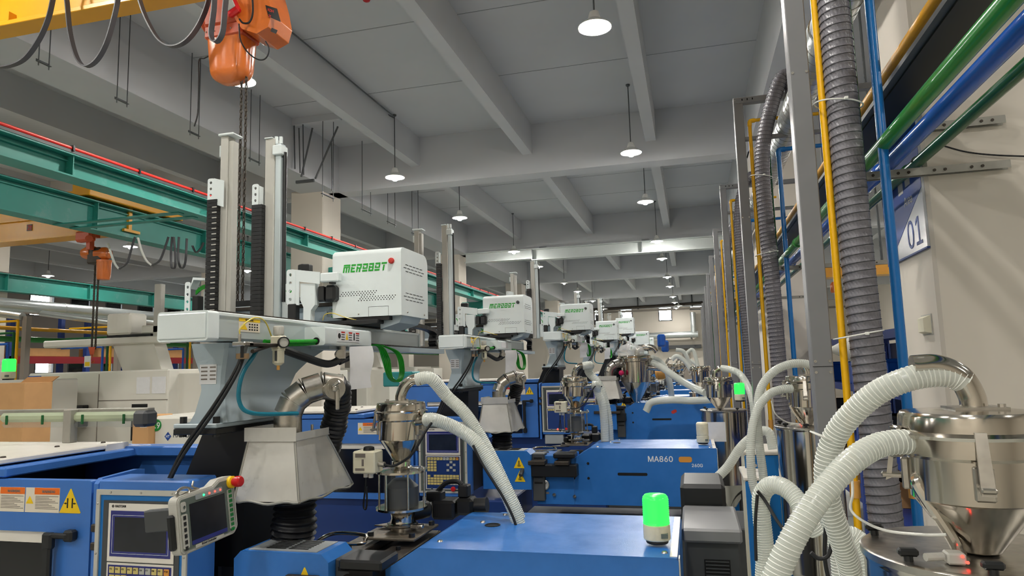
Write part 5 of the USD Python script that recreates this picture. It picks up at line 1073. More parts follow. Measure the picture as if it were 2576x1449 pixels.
# sheet metal hood, elbow and bellows (one set a machine)
def hood(k, dx, dz, label, detail=1):
    X = lambda x: x+dx; Y = lambda y: y+3.2*k; Z = lambda z: z+dz
    t = thing('exhaust_hood', label, 'exhaust hood', (X(-1.75), Y(2.8), Z(1.76)))
    lo = [(X(-1.835), Y(2.48)), (X(-1.537), Y(2.48)), (X(-1.537), Y(2.925)), (X(-1.835), Y(2.925))]; hi = [(X(-1.80), Y(2.52)), (X(-1.583), Y(2.52)), (X(-1.583), Y(2.77)), (X(-1.80), Y(2.77))]
    z0, z1, z2 = Z(1.795), Z(2.033), Z(2.085)
    for i in range(4):
        a, b = lo[i], lo[(i+1) % 4]; c, d = hi[(i+1) % 4], hi[i]
        q = np.array([(*a, z0), (*b, z0), (*c, z1), (*d, z1)]); ctr = np.array([X(-1.69), Y(2.7), z0-.2]); inn = (ctr-q); inn /= np.linalg.norm(inn, axis=1, keepdims=True)
        part(t, 'side_panel', MB().hull(np.vstack([q, q+inn*.003])), 'sheet', smooth=False)
        part(t, 'seam', MB().tube([(*a, z0), (*d, z1)], .005, 6), 'galv')
        n_ = 14; rim = np.array([np.array([*a, z0])*(1-f)+np.array([*b, z0])*f for f in np.linspace(0, 1, n_)]); rim[1:-1, 2] += .006*np.sin(np.linspace(0, 9+i, n_-2)+i)-.004
        part(t, 'rim', MB().tube(rim, .006, 6), 'galv')
    part(t, 'collar', MB().box(hi[0][0]-.012, hi[0][1]-.012, z1-.004, hi[1][0]+.012, hi[0][1]-.008, z2).box(hi[1][0]+.008, hi[0][1]-.008, z1, hi[1][0]+.012, hi[2][1], z1+.03).box(hi[0][0]-.012, hi[0][1]-.008, z1, hi[0][0]-.008, hi[2][1], z2).box(hi[0][0]-.012, hi[0][1]-.01, z1-.002, hi[1][0]+.01, hi[2][1]+.01, z1+.002), 'sheet', smooth=False)
    if detail: part(t, 'stud', MB().cyl((X(-1.60), Y(2.68), z1), (X(-1.60), Y(2.68), z1+.05), .006, 10), 'brushed')
    # lobster-back elbow of five gores
    pts = np.array([P(*q)+[dx, 3.2*k, dz] for q in ((724, 1100, 2.62), (724, 1042, 2.62), (738, 1008, 2.63), (768, 984, 2.65), (810, 970, 2.69), (856, 976, 2.74))])
    for i in range(5): part(t, 'elbow_segment', MB().tube([pts[i], pts[i]+(pts[i+1]-pts[i])*.5, pts[i+1]], [.0585, .058, .0575], 36), 'brushed', smooth=50)
    rg = MB()
    for i in range(1, 6):
        d = pts[min(i+1, 5)]-pts[i-1]; d /= np.linalg.norm(d); rg.lathe([(.057, -.002), (.061, -.0015), (.061, .0015), (.057, .002)], pts[i], 36, d)
    part(t, 'elbow_seam', rg, 'brushed', smooth=30, kind='stuff')
    e = pts[5]; d = np.array([.9, -.42, 0]); d /= np.linalg.norm(d)
    part(t, 'damper', MB().cyl(e+[-.03, -.06, 0], e+[.02, -.085, 0], .035, 24).cyl(e+[.02, -.085, 0], e+[.025, -.09, 0], .045, 28).box(e[0]+.022, e[1]-.11, e[2]-.012, e[0]+.04, e[1]-.08, e[2]+.012, .004).box(e[0]+.03, e[1]-.1, e[2]-.09, e[0]+.045, e[1]-.085, e[2], .004).cyl(e+[.02, -.1, .01], e+[.05, -.1, .03], .007, 10), 'brushed', smooth=30)
    p = [P(*q)+[dx, 3.2*k, dz] for q in ((835, 968, 2.8), (852, 985, 2.84), (848, 1030, 2.88), (838, 1080, 2.9), (820, 1140, 2.92), (800, 1220, 2.95))]
    q, u = resample(smooth_path(p, 10), .006); r = .056+.004*np.sin(u/.02*2*np.pi)+.003*np.sin(u*61)
    part(t, 'bellows', MB().tube(q, r, 24), 'ventblack', smooth=60)
    p = [(X(-1.68), Y(2.68), Z(1.82)), (X(-1.68), Y(2.68), Z(1.7)), (X(-1.69), Y(2.68), Z(1.6)), (X(-1.70), Y(2.68), Z(1.45))]; q, u = resample(smooth_path(p, 8), .006); r = .088+.006*np.sin(u/.026*2*np.pi)+.004*np.sin(u*47)
    part(t, 'lower_bellows', MB().tube(q, r, 28), 'ventblack', smooth=60)
    return t
hood(0, 0, 0, 'galvanised hood with stainless elbow duct over the foreground machine')
hood(1, .03, -.03, 'galvanised hood with elbow duct on the second machine')
hood(2, .62, .08, 'small distant galvanised hood beside the magenta ball on the third machine', 0)

# teach pendant leaning on the control cabinet
pt = thing('teach_pendant', 'grey robot teach pendant with lit indicators and red stop button, foreground left', 'teach pendant', (-1.6, 2.0, 1.8))
O = P(452, 1322, 1.9); ax = P(592, 1272, 2.165)-O; ax /= np.linalg.norm(ax); up = np.array([-.10, 0, 1.0]); up -= ax*(up @ ax); up /= np.linalg.norm(up); nn = np.cross(ax, up)
Tp = basis_T(O, ax, up, nn); W_, H_ = .268, .185
def pd(poly, d0, d1): m = MB().prism(poly, 'z', d0, d1); return m.xf(Tp)
out = sg.Polygon([(0, -H_*.5), (W_*.93, -H_*.47), (W_, -H_*.38), (W_*1.0, H_*.5), (W_*.97, H_*.56), (W_*.72, H_*.56), (W_*.6, H_*.47), (0, H_*.45)]).buffer(-.016).buffer(.016, quad_segs=5)
part(pt, 'shell', pd(out.buffer(.004, quad_segs=4), -.035, -.003), 'lightgrey', smooth=False); part(pt, 'shell_rim', pd(out, -.003, 0).xf(np.eye(4)), 'lightgrey', smooth=False)
part(pt, 'face', pd(out.buffer(-.008), 0, .0015), 'padgrey', smooth=False)
part(pt, 'screen', pd(sg.box(W_*.17, -H_*.36, W_*.79, H_*.30), .0015, .003), 'screen', smooth=False)
part(pt, 'screen_edge', pd(sg.box(W_*.17, -H_*.40, W_*.79, -H_*.33), .0015, .0032), 'screenblue', smooth=False)
kp = part(pt, 'key_strip', pd(rrect(W_*.025, -H_*.42, W_*.125, H_*.16, .006), .0015, .0028), 'lightgrey', smooth=False, label='left strip of square keys')
kk = MB()
for i in range(6): kk.mesh(trimesh.creation.box([.011, .012, .0012], basis_T((W_*.075, H_*.1-.019*i, .0032), XA, YA, ZA)))
part(kp, 'key', kk.xf(Tp), 'ink', smooth=False, kind='stuff')
kp = part(pt, 'key_strip', pd(rrect(W_*.845, -H_*.38, W_*.955, H_*.34, .004), .0015, .0028), 'lightgrey', smooth=False, label='right strip with green key pairs')
kk = MB()
for i in range(9):
    for j in (0, 1): kk.mesh(trimesh.creation.box([.0066, .0105, .0012], basis_T((W_*.88+j*.0085, H_*.3-.016*i, .0032), XA, YA, ZA)))
part(kp, 'key', kk.xf(Tp), 'green19', smooth=False, kind='stuff')
part(pt, 'indicator_strip', pd(rrect(W_*.28, H_*.335, W_*.76, H_*.43, .004), .0015, .0026), 'midgrey', smooth=False)
for i, m_ in enumerate(('led_green', 'led_red', 'led_red', 'led_red')): part(pt, 'indicator', MB().ball((W_*(.42+.1*i), H_*.383, .0026), .0038, 2).xf(Tp), m_, smooth=60)
part(pt, 'handwheel_window', pd(rrect(W_*.03, H_*.2, W_*.11, H_*.37, .006).difference(sg.Point(W_*.085, H_*.27).buffer(.006)), .0015, .0035), 'lightgrey', smooth=False)
part(pt, 'name_strip', pd(rrect(W_*.22, -H_*.475, W_*.72, -H_*.415, .002), .0015, .0026), 'lightgrey', smooth=False)
mb = MB(); put_text(mb, 'Robot Controller', .0065, (W_*.32, -H_*.455, .0026), XA, YA, True, .0006, shear=.2); part(pt, 'lettering', mb.xf(Tp), 'ink', smooth=False)
part(pt, 'stop_base', MB().lathe([(.021, 0), (.021, .012), (.016, .014)], (W_*.93, H_*.46, 0), 24).xf(Tp), 'stickeryellow'); part(pt, 'stop_button', MB().lathe([(.013, 0), (.013, .014), (.019, .016), (.019, .032), (.015, .037), (0, .038)], (W_*.93, H_*.46, .01), 26).xf(Tp), 'red')
part(pt, 'grip_strap', MB().box(-.02, -.075, -.035, .0, .035, -.012, .006).xf(Tp), 'black', smooth=False)
mb = MB()
for i in range(3): mb.tube([(W_*.2+.03*math.cos(a)-.008*i, H_*.45+.012+.012*math.sin(a)*(1+.2*i), -.02+.004*i) for a in np.linspace(0, 2*np.pi, 20)], .003, 6, cap=False)
mb.tube([(W_*.1, H_*.46, -.02), (W_*.3, H_*.5, -.018), (W_*.44, H_*.49, -.02), (W_*.34, H_*.56, -.02), (W_*.36, H_*.66, -.02)], .0035, 6, smooth=6); part(pt, 'hanging_cord', mb.xf(Tp), 'brushed', kind='stuff')
part(pt, 'hook', MB().box(.02, -.02, -.16, .05, .05, -.035, .004).xf(Tp), 'darkgrey', smooth=False)

# signal beacons
def beacon(x, y, z, label, lit=True, s=1.0, stem=0.0):
    t = thing('signal_beacon', label, 'beacon', (x, y, z)); o = (x, y, z)
    part(t, 'foot', MB().lathe([(.04*s, 0), (.042*s, .004), (.04*s, .014*s)], o, 24), 'black')
    part(t, 'base', MB().lathe([(.047*s, .012*s), (.05*s, .016*s), (.05*s, .062*s), (.046*s, .07*s), (0, .07*s)], o, 32), 'whitecap')
    pr = [(.046*s, .07*s)]
    for i in range(12): z_ = .076+.0075*i; pr += [(.0495*s, z_*s), (.0478*s, (z_+.0038)*s)]
    pr += [(.047*s, .168*s), (.04*s, .176*s), (.0, .178*s)]
    part(t, 'dome', MB().lathe(pr, o, 36), 'green_on' if lit else 'whitecap', smooth=50)
    if lit and s == 1.0: part(t, 'dome_rib', MB().lathe([(.049*s, .07*s), (.05*s, .072*s), (.049*s, .075*s)], o, 30, cap=False), 'green_on')
    part(t, 'rating_label', MB().box(x+.018*s, y-.0495*s, z+.026*s, x+.042*s, y-.03*s, z+.042*s), 'padgrey', smooth=False)
    return t
bz = P(1655, 1370, 2.72); beacon(-.165, 2.72, 1.632, 'lit green beacon on the foreground blue cover')
beacon(.05, 6.0, 1.632, 'unlit yellowed white beacon on the corner of the second blue cover', False)
p = P(1862, 1010, 6.6); beacon(p[0], 6.6, p[2], 'lit green beacon behind the middle steel hopper, below its green-tinted hose', True, .95)
# ================================================================== left bay: cream machines, pipes, racks, fixtures
def cream_machine(k, x0, x1, y, label):
    t = thing('cream_machine', label, 'injection machine', ((x0+x1)/2, y, 0)); zt = 2.42
    part(t, 'enclosure', MB().box(x0, y, .12, x1, y+1.3, zt, .02), 'cream', smooth=False); part(t, 'foot', MB().box(x0+.1, y+.1, 0, x1-.1, y+1.2, .12), 'darkgrey', smooth=False)
    w = x1-x0; xm = x0+.52*w
    part(t, 'panel_seam', MB().box(xm, y-.004, .2, xm+.012, y, zt-.04), 'inkgrey', smooth=False); part(t, 'panel_seam', MB().box(xm, y-.004, zt-.42, x1, y, zt-.41), 'inkgrey', smooth=False)
    part(t, 'door_window', MB().box(x0+.05, y-.006, 1.3, x0+.26*w, y, 2.05), 'hole', smooth=False); part(t, 'door_panel', MB().box(x0+.1*w, y-.012, 1.5, x0+.34*w, y-.006, 2.02), 'midgrey', smooth=False)
    part(t, 'work_lamp', MB().cyl((x0+.05, y-.05, 2.08), (x0+.26*w, y-.05, 2.08), .03, 12), 'tube_on'); part(t, 'rail', MB().box(x0, y-.08, 2.13, x0+.36*w, y, 2.18).box(x0+.34*w, y-.08, 1.5, x0+.36*w, y, 2.13), 'galv', smooth=False)
    part(t, 'blue_plate', MB().box(x0+.01, y-.008, 2.18, x0+.1*w, y, 2.38), 'pipeblue2', smooth=False)
    for i in range(2): part(t, 'note', MB().box(x1-.52+.26*i, y-.006, zt-.33, x1-.3+.26*i, y, zt-.1), 'paper', smooth=False)
    part(t, 'recess', MB().box(xm+.5*(x1-xm), y-.006, 1.45, xm+.72*(x1-xm), y, 1.95), 'hole', smooth=False); part(t, 'monitor', MB().box(x0+.4*w, y-.1, 1.65, x0+.46*w, y, 1.95, .01), 'blackplastic', smooth=False)
    part(t, 'bright_bay', MB().box(x1-.02, y+.2, 1.3, x1+.5, y+.9, 2.36, .01), 'cream', smooth=False); return t
for k, (x0, x1, y) in enumerate(((-9.45, -7.0, 8.0), (-9.6, -7.6, 12.4), (-9.8, -7.7, 15.4), (-10, -7.7, 18.4), (-10, -7.7, 21.4))):
    cream_machine(k, x0, x1, y, f'long cream injection machine in the left bay, {ORD[k]} from the camera')
t = thing('cream_machine', 'cream machine cabinet at the left picture edge under the green beacon', 'injection machine', (-9, 7, 0))
part(t, 'enclosure', MB().box(-12, 6.9, .1, -8.2, 7.7, 2.33, .02), 'cream', smooth=False); part(t, 'foot', MB().box(-11.5, 7, 0, -8.4, 7.6, .1), 'darkgrey', smooth=False)
for i in range(2): part(t, 'note', MB().box(-9.1+.33*i, 6.89, 1.97, -8.82+.33*i, 6.9, 2.22), 'paper', smooth=False)
p = P(22, 935, 7.2); beacon(p[0], 7.2, 2.33, 'lit green beacon on the cream cabinet at the left edge', True, 1.6)
# number box
q0, q1 = P(374, 1122, 6.2), P(560, 1045, 6.2)
t = thing('number_box', 'cream machine end with a round green badge numbered 19', 'machine cover', ((q0+q1)/2*[1, 1, 0]))
part(t, 'cover', MB().box(q0[0], 6.2, .4, q1[0], 7.1, q1[2]+.0, .03), 'cream', smooth=False); part(t, 'plinth', MB().box(q0[0]+.1, 6.3, 0, q1[0]-.1, 7, .4), 'darkgrey', smooth=False)
c = P(392, 1070, 6.19); part(t, 'badge', MB().cyl((c[0], 6.192, c[2]), (c[0], 6.2, c[2]), .062, 32), 'green19')
mb = MB(); put_text(mb, '19', .06, (c[0], 6.192, c[2]-.03), XA, ZA, True, center=True); part(t, 'number', mb, 'printwhite', smooth=False)
c = P(421, 1098, 6.19); part(t, 'emblem', MB().prism([(c[0]-.04, c[2]), (c[0], c[2]+.045), (c[0]+.04, c[2]), (c[0], c[2]-.045)], 'y', 6.194, 6.2), 'printblue', smooth=False)
mb = MB(); put_text(mb, 'HT', .026, (c[0], 6.194, c[2]-.012), XA, ZA, True, center=True); part(t, 'emblem_letters', mb, 'printwhite', smooth=False)
mb = MB(); put_text(mb, 'HAITIAN', .045, (c[0]+.06, 6.2, c[2]-.01), XA, ZA, True); part(t, 'lettering', mb, 'darkgrey', smooth=False)
# small robots on the cream machines
for i, (x, y) in enumerate(((-8.55, 8.6), (-8.5, 13.0), (-8.5, 16.0))):
    t = thing('old_robot', f'older cream take-out robot on a left-bay machine, {ORD[i]} from the camera', 'robot', (x, y, 2.42))
    part(t, 'stand', MB().prism([(x+.2, 2.42), (x+.9, 2.42), (x+.75, 2.82), (x+.0, 2.82)], 'y', y, y+.25), 'cream', smooth=False); part(t, 'beam', MB().box(x-1.3, y-.05, 2.82, x+.9, y+.2, 2.93, .02), 'cream', smooth=False)
    part(t, 'control_box', MB().box(x-.1, y-.05, 2.97, x+.35, y+.3, 3.3, .03), 'cream', smooth=False); part(t, 'carriage', MB().box(x-.1, y-.02, 2.93, x+.7, y+.2, 2.97), 'black', smooth=False)
    part(t, 'arm', MB().box(x+.72, y, 2.9, x+.84, y+.1, 3.72, .01), 'lightgrey', smooth=False); part(t, 'side_arm', MB().box(x+.5, y, 2.97, x+1.4, y+.08, 3.1, .02), 'cream', smooth=False)
# cartons
for i, (a, b, c, d, Y) in enumerate(((-25, 962, 62, 1085, 6.0), (331, 1046, 374, 1122, 6.1))):
    u, v = P(a, d, Y), P(c, b, Y); t = thing('carton', ('open brown carton at the left picture edge', 'tall brown carton beside the green 19 badge')[i], 'box', ((u+v)/2*[1, 1, 0]))
    part(t, 'body', MB().box(u[0], Y, .5, v[0], Y+.35, v[2], .005), 'wood', smooth=False); part(t, 'pallet', MB().box(u[0], Y, 0, v[0], Y+.35, .5), 'darkgrey', smooth=False)
    part(t, 'flap', MB().prism([(u[0], v[2]), (v[0], v[2]), (v[0]+.1, v[2]+.06), (u[0]+.1, v[2]+.06)], 'y', Y+.33, Y+.345) if i == 0 else MB().box(u[0]+.1, Y-.003, v[2]-.12, v[0]-.02, Y, v[2]-.05), 'wood' if i == 0 else 'paper', smooth=False)
# light fixture on its steel frame over the foreground clamp plate
Yx = 3.02
t = thing('fixture_frame', 'brushed steel bar frame standing on the cream clamp plate', 'frame', P(190, 1100, Yx))
a, b = P(-20, 1032, Yx), P(372, 1020, Yx); part(t, 'bar', MB().box(a[0], Yx, a[2]-.03, b[0], Yx+.05, a[2], .003), 'galv', smooth=False)
c = P(176, 1104, Yx); part(t, 'post', MB().box(c[0], Yx-.05, 1.972, c[0]+.05, Yx, a[2]-.002, .003), 'galv', smooth=False)
t = thing('tube_fixture', 'pale green waterproof tube light hung below the steel bar', 'light fixture', P(190, 1060, Yx))
a, b = P(8, 1053, Yx), P(366, 1050, Yx); z = a[2]
part(t, 'housing', MB().box(a[0], Yx-.03, z-.02, b[0], Yx+.06, z+.03, .016), 'fixgreen', smooth=False); part(t, 'diffuser', MB().box(a[0]+.01, Yx-.025, z-.05, b[0]+.02, Yx+.055, z-.018, .014), 'clear', smooth=False)
for f in (.06, .32, .6, .88): part(t, 'clip', MB().box(a[0]+(b[0]-a[0])*f, Yx-.036, z-.032, a[0]+(b[0]-a[0])*f+.014, Yx-.028, z+.018, .002), 'pipegreen2', smooth=False)
part(t, 'end_cap', MB().box(b[0]-.06, Yx-.034, z-.05, b[0]+.03, Yx+.062, z+.034, .016), 'darkgrey', smooth=False)
# left bay services
t = thing('air_duct', 'big silver duct crossing the far left bay below the windows', 'duct', (-14, 12, 3.9)); part(t, 'pipe', MB().cyl((-14, 4, 3.93), (-14, 40, 3.93), .15, 24), 'duct', smooth=60)
for y in (12.6, 15.6, 19): part(t, 'joint', MB().cyl((-14, y, 3.93), (-14, y+.06, 3.93), .158, 24), 'duct', smooth=60)
for i, y in enumerate((9.9, 12.0, 14.4, 16.8)):
    w = f'{ORD[i]} along the far left duct'; t = thing('frame_post', f'grey-brown service post, {w}', 'post', (-11.8, y, 0)); part(t, 'post', MB().box(-11.9, y, 0, -11.8, y+.1, 3.5), 'wallgrey', smooth=False); part(t, 'branch_duct', MB().cyl((-13.9, y, 3.8), (-11.9, y, 3.5), .07, 14), 'duct')
    for dx, m_, zt, cn in ((-.06, 'pipeyellow', 3.42, 'yellow'), (-.14, 'pipegreen2', 3.2, 'green'), (-.26, 'pipeblue2', 3.0, 'blue')):
        u = thing('service_pipe', f'thin {cn} pipe on the left bay post, {w}', 'pipe', (-12+dx, y, 1.4)); part(u, 'riser', MB().cyl((-11.9+dx, y-.03, 1.4), (-11.9+dx, y-.03, zt), .024, 10), m_); part(u, 'branch', MB().cyl((-11.9+dx, y-.03, zt), (-13+dx, y-.03, zt), .022, 10), m_)
for z, r, m_, cn in ((3.38, .04, 'mainyellow', 'yellow'), (3.16, .06, 'pipegreen', 'green')): obj('main_pipe', MB().cyl((-13.2, 3, z), (-13.2, 40, z), r, 16), m_, f'{cn} main pipe along the far left bay behind the posts', 'pipe')
t = thing('storage_rack', 'tall rack with blue uprights and red shelf beams by the left windows', 'rack', (-17, 16, 0))
for y in (13.0, 15.2, 17.4, 19.6):
    for x in (-17, -16.1): part(t, 'upright', MB().box(x, y, 0, x+.12, y+.12, 4.1), 'rack', smooth=False)
for z in (1.4, 2.75): part(t, 'shelf_beam', MB().box(-16.05, 13, z, -15.98, 19.7, z+.18), 'rackred', smooth=False); part(t, 'deck', MB().box(-17, 13, z+.16, -16.05, 19.7, z+.18), 'wood', smooth=False)
for i, y in enumerate((13.6, 15.8, 17.9)): obj('carton_stack', MB().box(-16.9, y, 2.93, -16.2, y+1.3, 3.15+.05*i, .02), 'wood', f'flat brown cartons on the red rack beam, {ORD[i]} from the left', 'cartons', smooth=False)
# worker and small items between the robots
p = P(1094, 968, 10.5); t = thing('person', 'person in a salmon shirt, dark hair, seen between the first two robots', 'person', (p[0], 10.5, 0))
prof = [(.07, 0), (.1, .4), (.15, .9), (.19, 1.2), (.2, 1.42), (.08, 1.5), (.055, 1.54), (.06, 1.6)]; k_ = (p[2]+.02)/1.72
part(t, 'body', MB().lathe([(r, z*k_) for r, z in prof]+[(.085, 1.62*k_), (.1, 1.7*k_), (.08, 1.8*k_), (0, 1.83*k_)], (p[0], 10.5, 0), 20), 'skin'); part(t, 'shirt', MB().lathe([(.16, .85*k_), (.2, 1.2*k_), (.21, 1.42*k_), (.1, 1.52*k_)], (p[0], 10.5, 0), 20, cap=False), 'shirt'); part(t, 'hair', MB().ball((p[0], 10.53, 1.76*k_), .1, 2), 'hair')
p = P(1000, 952, 11.9); obj('storage_bin', MB().box(p[0]-.3, 11.9, p[2]-.15, p[0]+.3, 12.3, p[2]+.12, .02), 'tealbin', 'teal plastic bin on the cream machine side', 'bin', smooth=False)
for i, (px, py) in enumerate(((1664, 858), (1673, 872))):
    p = P(px, py, 17+i*1.5); obj('blue_lid', MB().lathe([(.07, -.14), (.1, -.1), (.1, .12), (.07, .16), (0, .17)], p, 18), 'pipeblue2', f'{("larger left", "smaller right")[i]} blue cap above the far hoppers', 'cap')
p = P(1563, 938, 9.0); obj('magenta_ball', MB().ball(p, .035, 2), 'pinkball', 'small magenta ball left of the bagged hopper', 'ball')
p = P(1662, 940, 10.5); obj('ochre_drum', MB().lathe([(.05, -.08), (.085, -.05), (.085, .05), (.05, .08)], p, 20, (1, 0, .1)), 'ochre', 'ochre rounded motor right of the bagged hopper', 'motor')
# ================================================================== right side: posts, pipes, hoses, dryers
def fabric_hose(name, pts, r, label, detail=2, pitch=.0355):
    """Grey fabric duct over a wire spiral: slanting creases sag between the rings."""
    t = thing(name, label, 'hose', pts[len(pts)//2]); st = pitch/(9 if detail > 1 else 5); n = 84 if detail > 1 else (48 if detail else 20)
    q, u = resample(smooth_path(pts, 14), st); tg, a, b = frames(q); th = np.linspace(0, 2*np.pi, n, endpoint=False)
    f = (u/pitch) % 1.0; sag = np.sin(np.pi*f)[:, None]
    cre = np.sin(th[None]*26+f[:, None]*7.5+np.sin(u/pitch*1.7)[:, None])
    rr = r*(1-.045*sag+(.036 if detail else 0)*sag*cre)
    part(t, 'fabric', MB().grid(q[:, None]+rr[..., None]*(np.cos(th)[None, :, None]*a[:, None]+np.sin(th)[None, :, None]*b[:, None])), 'fabric', smooth=60)
    if detail:
        v, s = resample(q, pitch/14); tg, a, b = frames(v); ph = s/pitch*2*np.pi
        part(t, 'wire', MB().tube(v+(r+.0005)*(np.cos(ph)[:, None]*a+np.sin(ph)[:, None]*b), .0022, 4, cap=False), 'wire', smooth=60, kind='stuff')
    return t

PITCH = 3.2
nth = lambda k: ORD[k-1] if k else 'nearest'
for k in range(1, 11):
    Y = PITCH*k; far = k > 4; w = f'{ORD[k-1]} from the camera'
    zt = 4.66
    t = thing('frame_post', f'grey steel frame post {"nearest the camera" if k == 1 else w}', 'post', (.54, Y+.04, 0))
    part(t, 'post', MB().box(.502, Y, .01, .585, Y+.09, zt, .004), 'grey', smooth=False)
    part(t, 'base_flange', MB().box(.45, Y-.05, 0, .64, Y+.14, .01), 'grey', smooth=False)
    part(t, 'header', MB().box(.502, Y, zt, 1.9, Y+.07, zt+.055, .003).box(.585, Y+.01, 4.31, 1.9, Y+.06, 4.34), 'grey', smooth=False, kind='stuff')
    part(t, 'drop', MB().box(1.82, Y, 4.3, 1.9, Y+.07, ZC), 'grey', smooth=False)
    if k < 4:
        part(t, 'joint', MB().box(.502, Y-.001, 2.268, .585, Y, 2.2705), 'hole', smooth=False)
        mb = MB()
        for x in (.514, .572):
            for z in (2.245, 2.292, 3.592): mb.lathe([(.0065, 0), (.006, .002), (.003, .002), (.0025, .0008), (0, .0008)], (x, Y, z), 12, -YA)
        mb.lathe([(.006, 0), (.005, .001)], (.516, Y, zt+.03), 10, -YA)
        part(t, 'screw', mb, 'brushed', kind='stuff')
        sl = MB()
        for i in range(3): sl.box(.575+.045*i, Y-.0012, zt+.022, .585+.045*i, Y, zt+.04)
        part(t, 'slot', sl, 'hole', smooth=False, kind='stuff')
    # yellow, green and blue service pipes of the set
    d = 2 if k < 3 else (1 if k < 5 else 0)
    t = thing('service_pipe', f'thin yellow upright pipe {w}, left of its grey hose', 'pipe', (.632, Y+.02, 1.2))
    part(t, 'riser', MB().cyl((.632, Y+.02, 1.25), (.632, Y+.02, 4.46), .0165 if k > 1 else .0155, 14), 'pipeyellow')
    part(t, 'branch', MB().cyl((.66, Y+.02, 4.49), (.95 if k == 1 else 1.22, Y+.02, 4.487), .0155, 14), 'pipeyellow')
    part(t, 'elbow', MB().tube([(.632, Y+.02, 4.44), (.634, Y+.02, 4.475), (.645, Y+.02, 4.488), (.68, Y+.02, 4.49)], .02, 12, smooth=5), 'pipeyellow')
    if k < 3: part(t, 'coupling', MB().cyl((.632, Y+.02, 1.72), (.632, Y+.02, 1.79), .021, 14), 'ochre')
    t = thing('service_pipe', f'blue upright pipe {w}, right of its grey hose', 'pipe', (.862, Y+.02, 1.0))
    part(t, 'riser', MB().cyl((.862, Y+.03, 1.0), (.862, Y+.03, 4.16), .0205, 16), 'pipeblue')
    part(t, 'branch', MB().cyl((.9, Y+.03, 4.195), (1.06 if k == 1 else 1.7, Y+.03, 4.195), .0185, 14), 'pipeblue')
    part(t, 'elbow', MB().tube([(.862, Y+.03, 4.13), (.864, Y+.03, 4.175), (.878, Y+.03, 4.192), (.92, Y+.03, 4.195)], .024, 12, smooth=5), 'pipeblue')
    if k < 3: part(t, 'ball_valve', MB().box(1.05 if k == 1 else 1.5, Y, 4.17, 1.09 if k == 1 else 1.55, Y+.06, 4.23, .006), 'brushed', smooth=False); part(t, 'coupling', MB().cyl((.862, Y+.03, 1.72), (.862, Y+.03, 1.79), .026, 14), 'ochre')
    t = thing('service_pipe', f'dark green pipe {w}, behind its grey hose', 'pipe', (.79, Y+.1, 1.0))
    part(t, 'riser', MB().cyl((.79, Y+.1, 1.3), (.79, Y+.1, 4.34), .0135, 12), 'pipegreen2')
    part(t, 'branch', MB().cyl((.79, Y+.1, 4.352), (1.08 if k == 1 else 1.7, Y+.1, 4.352), .0135, 12), 'pipegreen2')
    if k == 1: pts = [(.745, Y, 1.0), (.735, Y, 1.6), (.722, Y, 2.3), (.712, Y, 3.0), (.708, Y, 3.7), (.712, Y, 4.15), (.76, Y, 4.45), (.9, Y+.05, 4.62), (.955, Y+.1, 4.58)]
    elif k == 2: pts = [(.735, Y, 1.2), (.73, Y, 2.2), (.727, Y, 3.0), (.71, Y, 3.6), (.71, Y, 4.0), (.735, Y, 4.25), (.79, Y, 4.48), (.88, Y, 4.74), (.95, Y, 4.86), (1.02, Y, 4.8), (1.0, Y+.05, 4.55)]
    else: pts = [(.735, Y, 1.2), (.73, Y, 2.2), (.722, Y, 3.2), (.715, Y, 4.0), (.74, Y, 4.4), (.84, Y, 4.72), (.95, Y, 4.8), (1.0, Y, 4.65), (1.0, Y+.05, 4.5)]
    if k < 7: fabric_hose('fabric_hose', pts, .066, f'thick ribbed grey fabric hose {w}', d)
    if k < 3:
        for i, z in enumerate((3.42, 2.40) if k == 1 else (3.95, 3.25)):
            c = np.array([.712 if k == 1 else .718, Y, z]); mb = MB().tube([c+[-.02+.098*math.cos(a), .074*math.sin(a), .016*math.cos(a)*(-1 if i == 0 else 1)] for a in np.linspace(0, 2*np.pi, 33)], .0034, 6, cap=False).box(c[0]-.01, Y-.08, z-.005, c[0]+.006, Y-.068, z+.008, .002)
            obj('cable_tie', mb, 'cablewhite', f'white cable tie round the {ORD[k-1]} grey hose and yellow pipe, {("upper","lower")[i]} one', 'cable tie')

# mains running along the hall on the right
def main_pipe(name, x, z, r, m, label, y0=-3, y1=40, flanges=(), cat='pipe', step=6.0):
    t = thing(name, label, cat, (x, 5, z)); part(t, 'pipe', MB().cyl((x, y0, z), (x, y1, z), r, 28), m, smooth=60)
    mb = MB()
    for y in flanges: part(t, 'flange', MB().lathe([(r, -.02), (r*1.25, -.018), (r*1.25, .018), (r, .02)], (x, y, z), 28, YA, cap=False), m)
    return t
main_pipe('main_pipe', .869, 3.232, .032, 'pipegreen', 'glossy bright green main pipe at the upper right', flanges=(5.8, 8.2, 11.3))
main_pipe('main_pipe', .979, 3.234, .0345, 'pipeblue2', 'glossy blue main pipe between the two green ones at the upper right', flanges=(3.75, 7.0, 10.4))
main_pipe('main_pipe', 1.1, 3.2255, .0256, 'pipegreen2', 'dark green main pipe lowest of the three at the upper right', flanges=(3.75, 6.8))
m_ = main_pipe('main_pipe', .957, 3.62, .024, 'mainyellow', 'yellow main pipe above the dark cable tray at the upper right', flanges=(4.7, 8, 12))
part(m_, 'valve', MB().ball((.957, 4.72, 3.62), .038, 2).cyl((.957, 4.72, 3.62), (.957, 4.72, 3.74), .01, 10), 'ochre')
t = thing('cable_tray', 'long dark cable tray between the yellow and green main pipes', 'cable tray', (1.0, 5, 3.48))
part(t, 'tray', MB().box(.9, -3, 3.49, 1.118, 40, 3.5).box(.9, -3, 3.5, .905, 40, 3.512).box(1.113, -3, 3.5, 1.118, 40, 3.512), 'darkgrey', smooth=False)
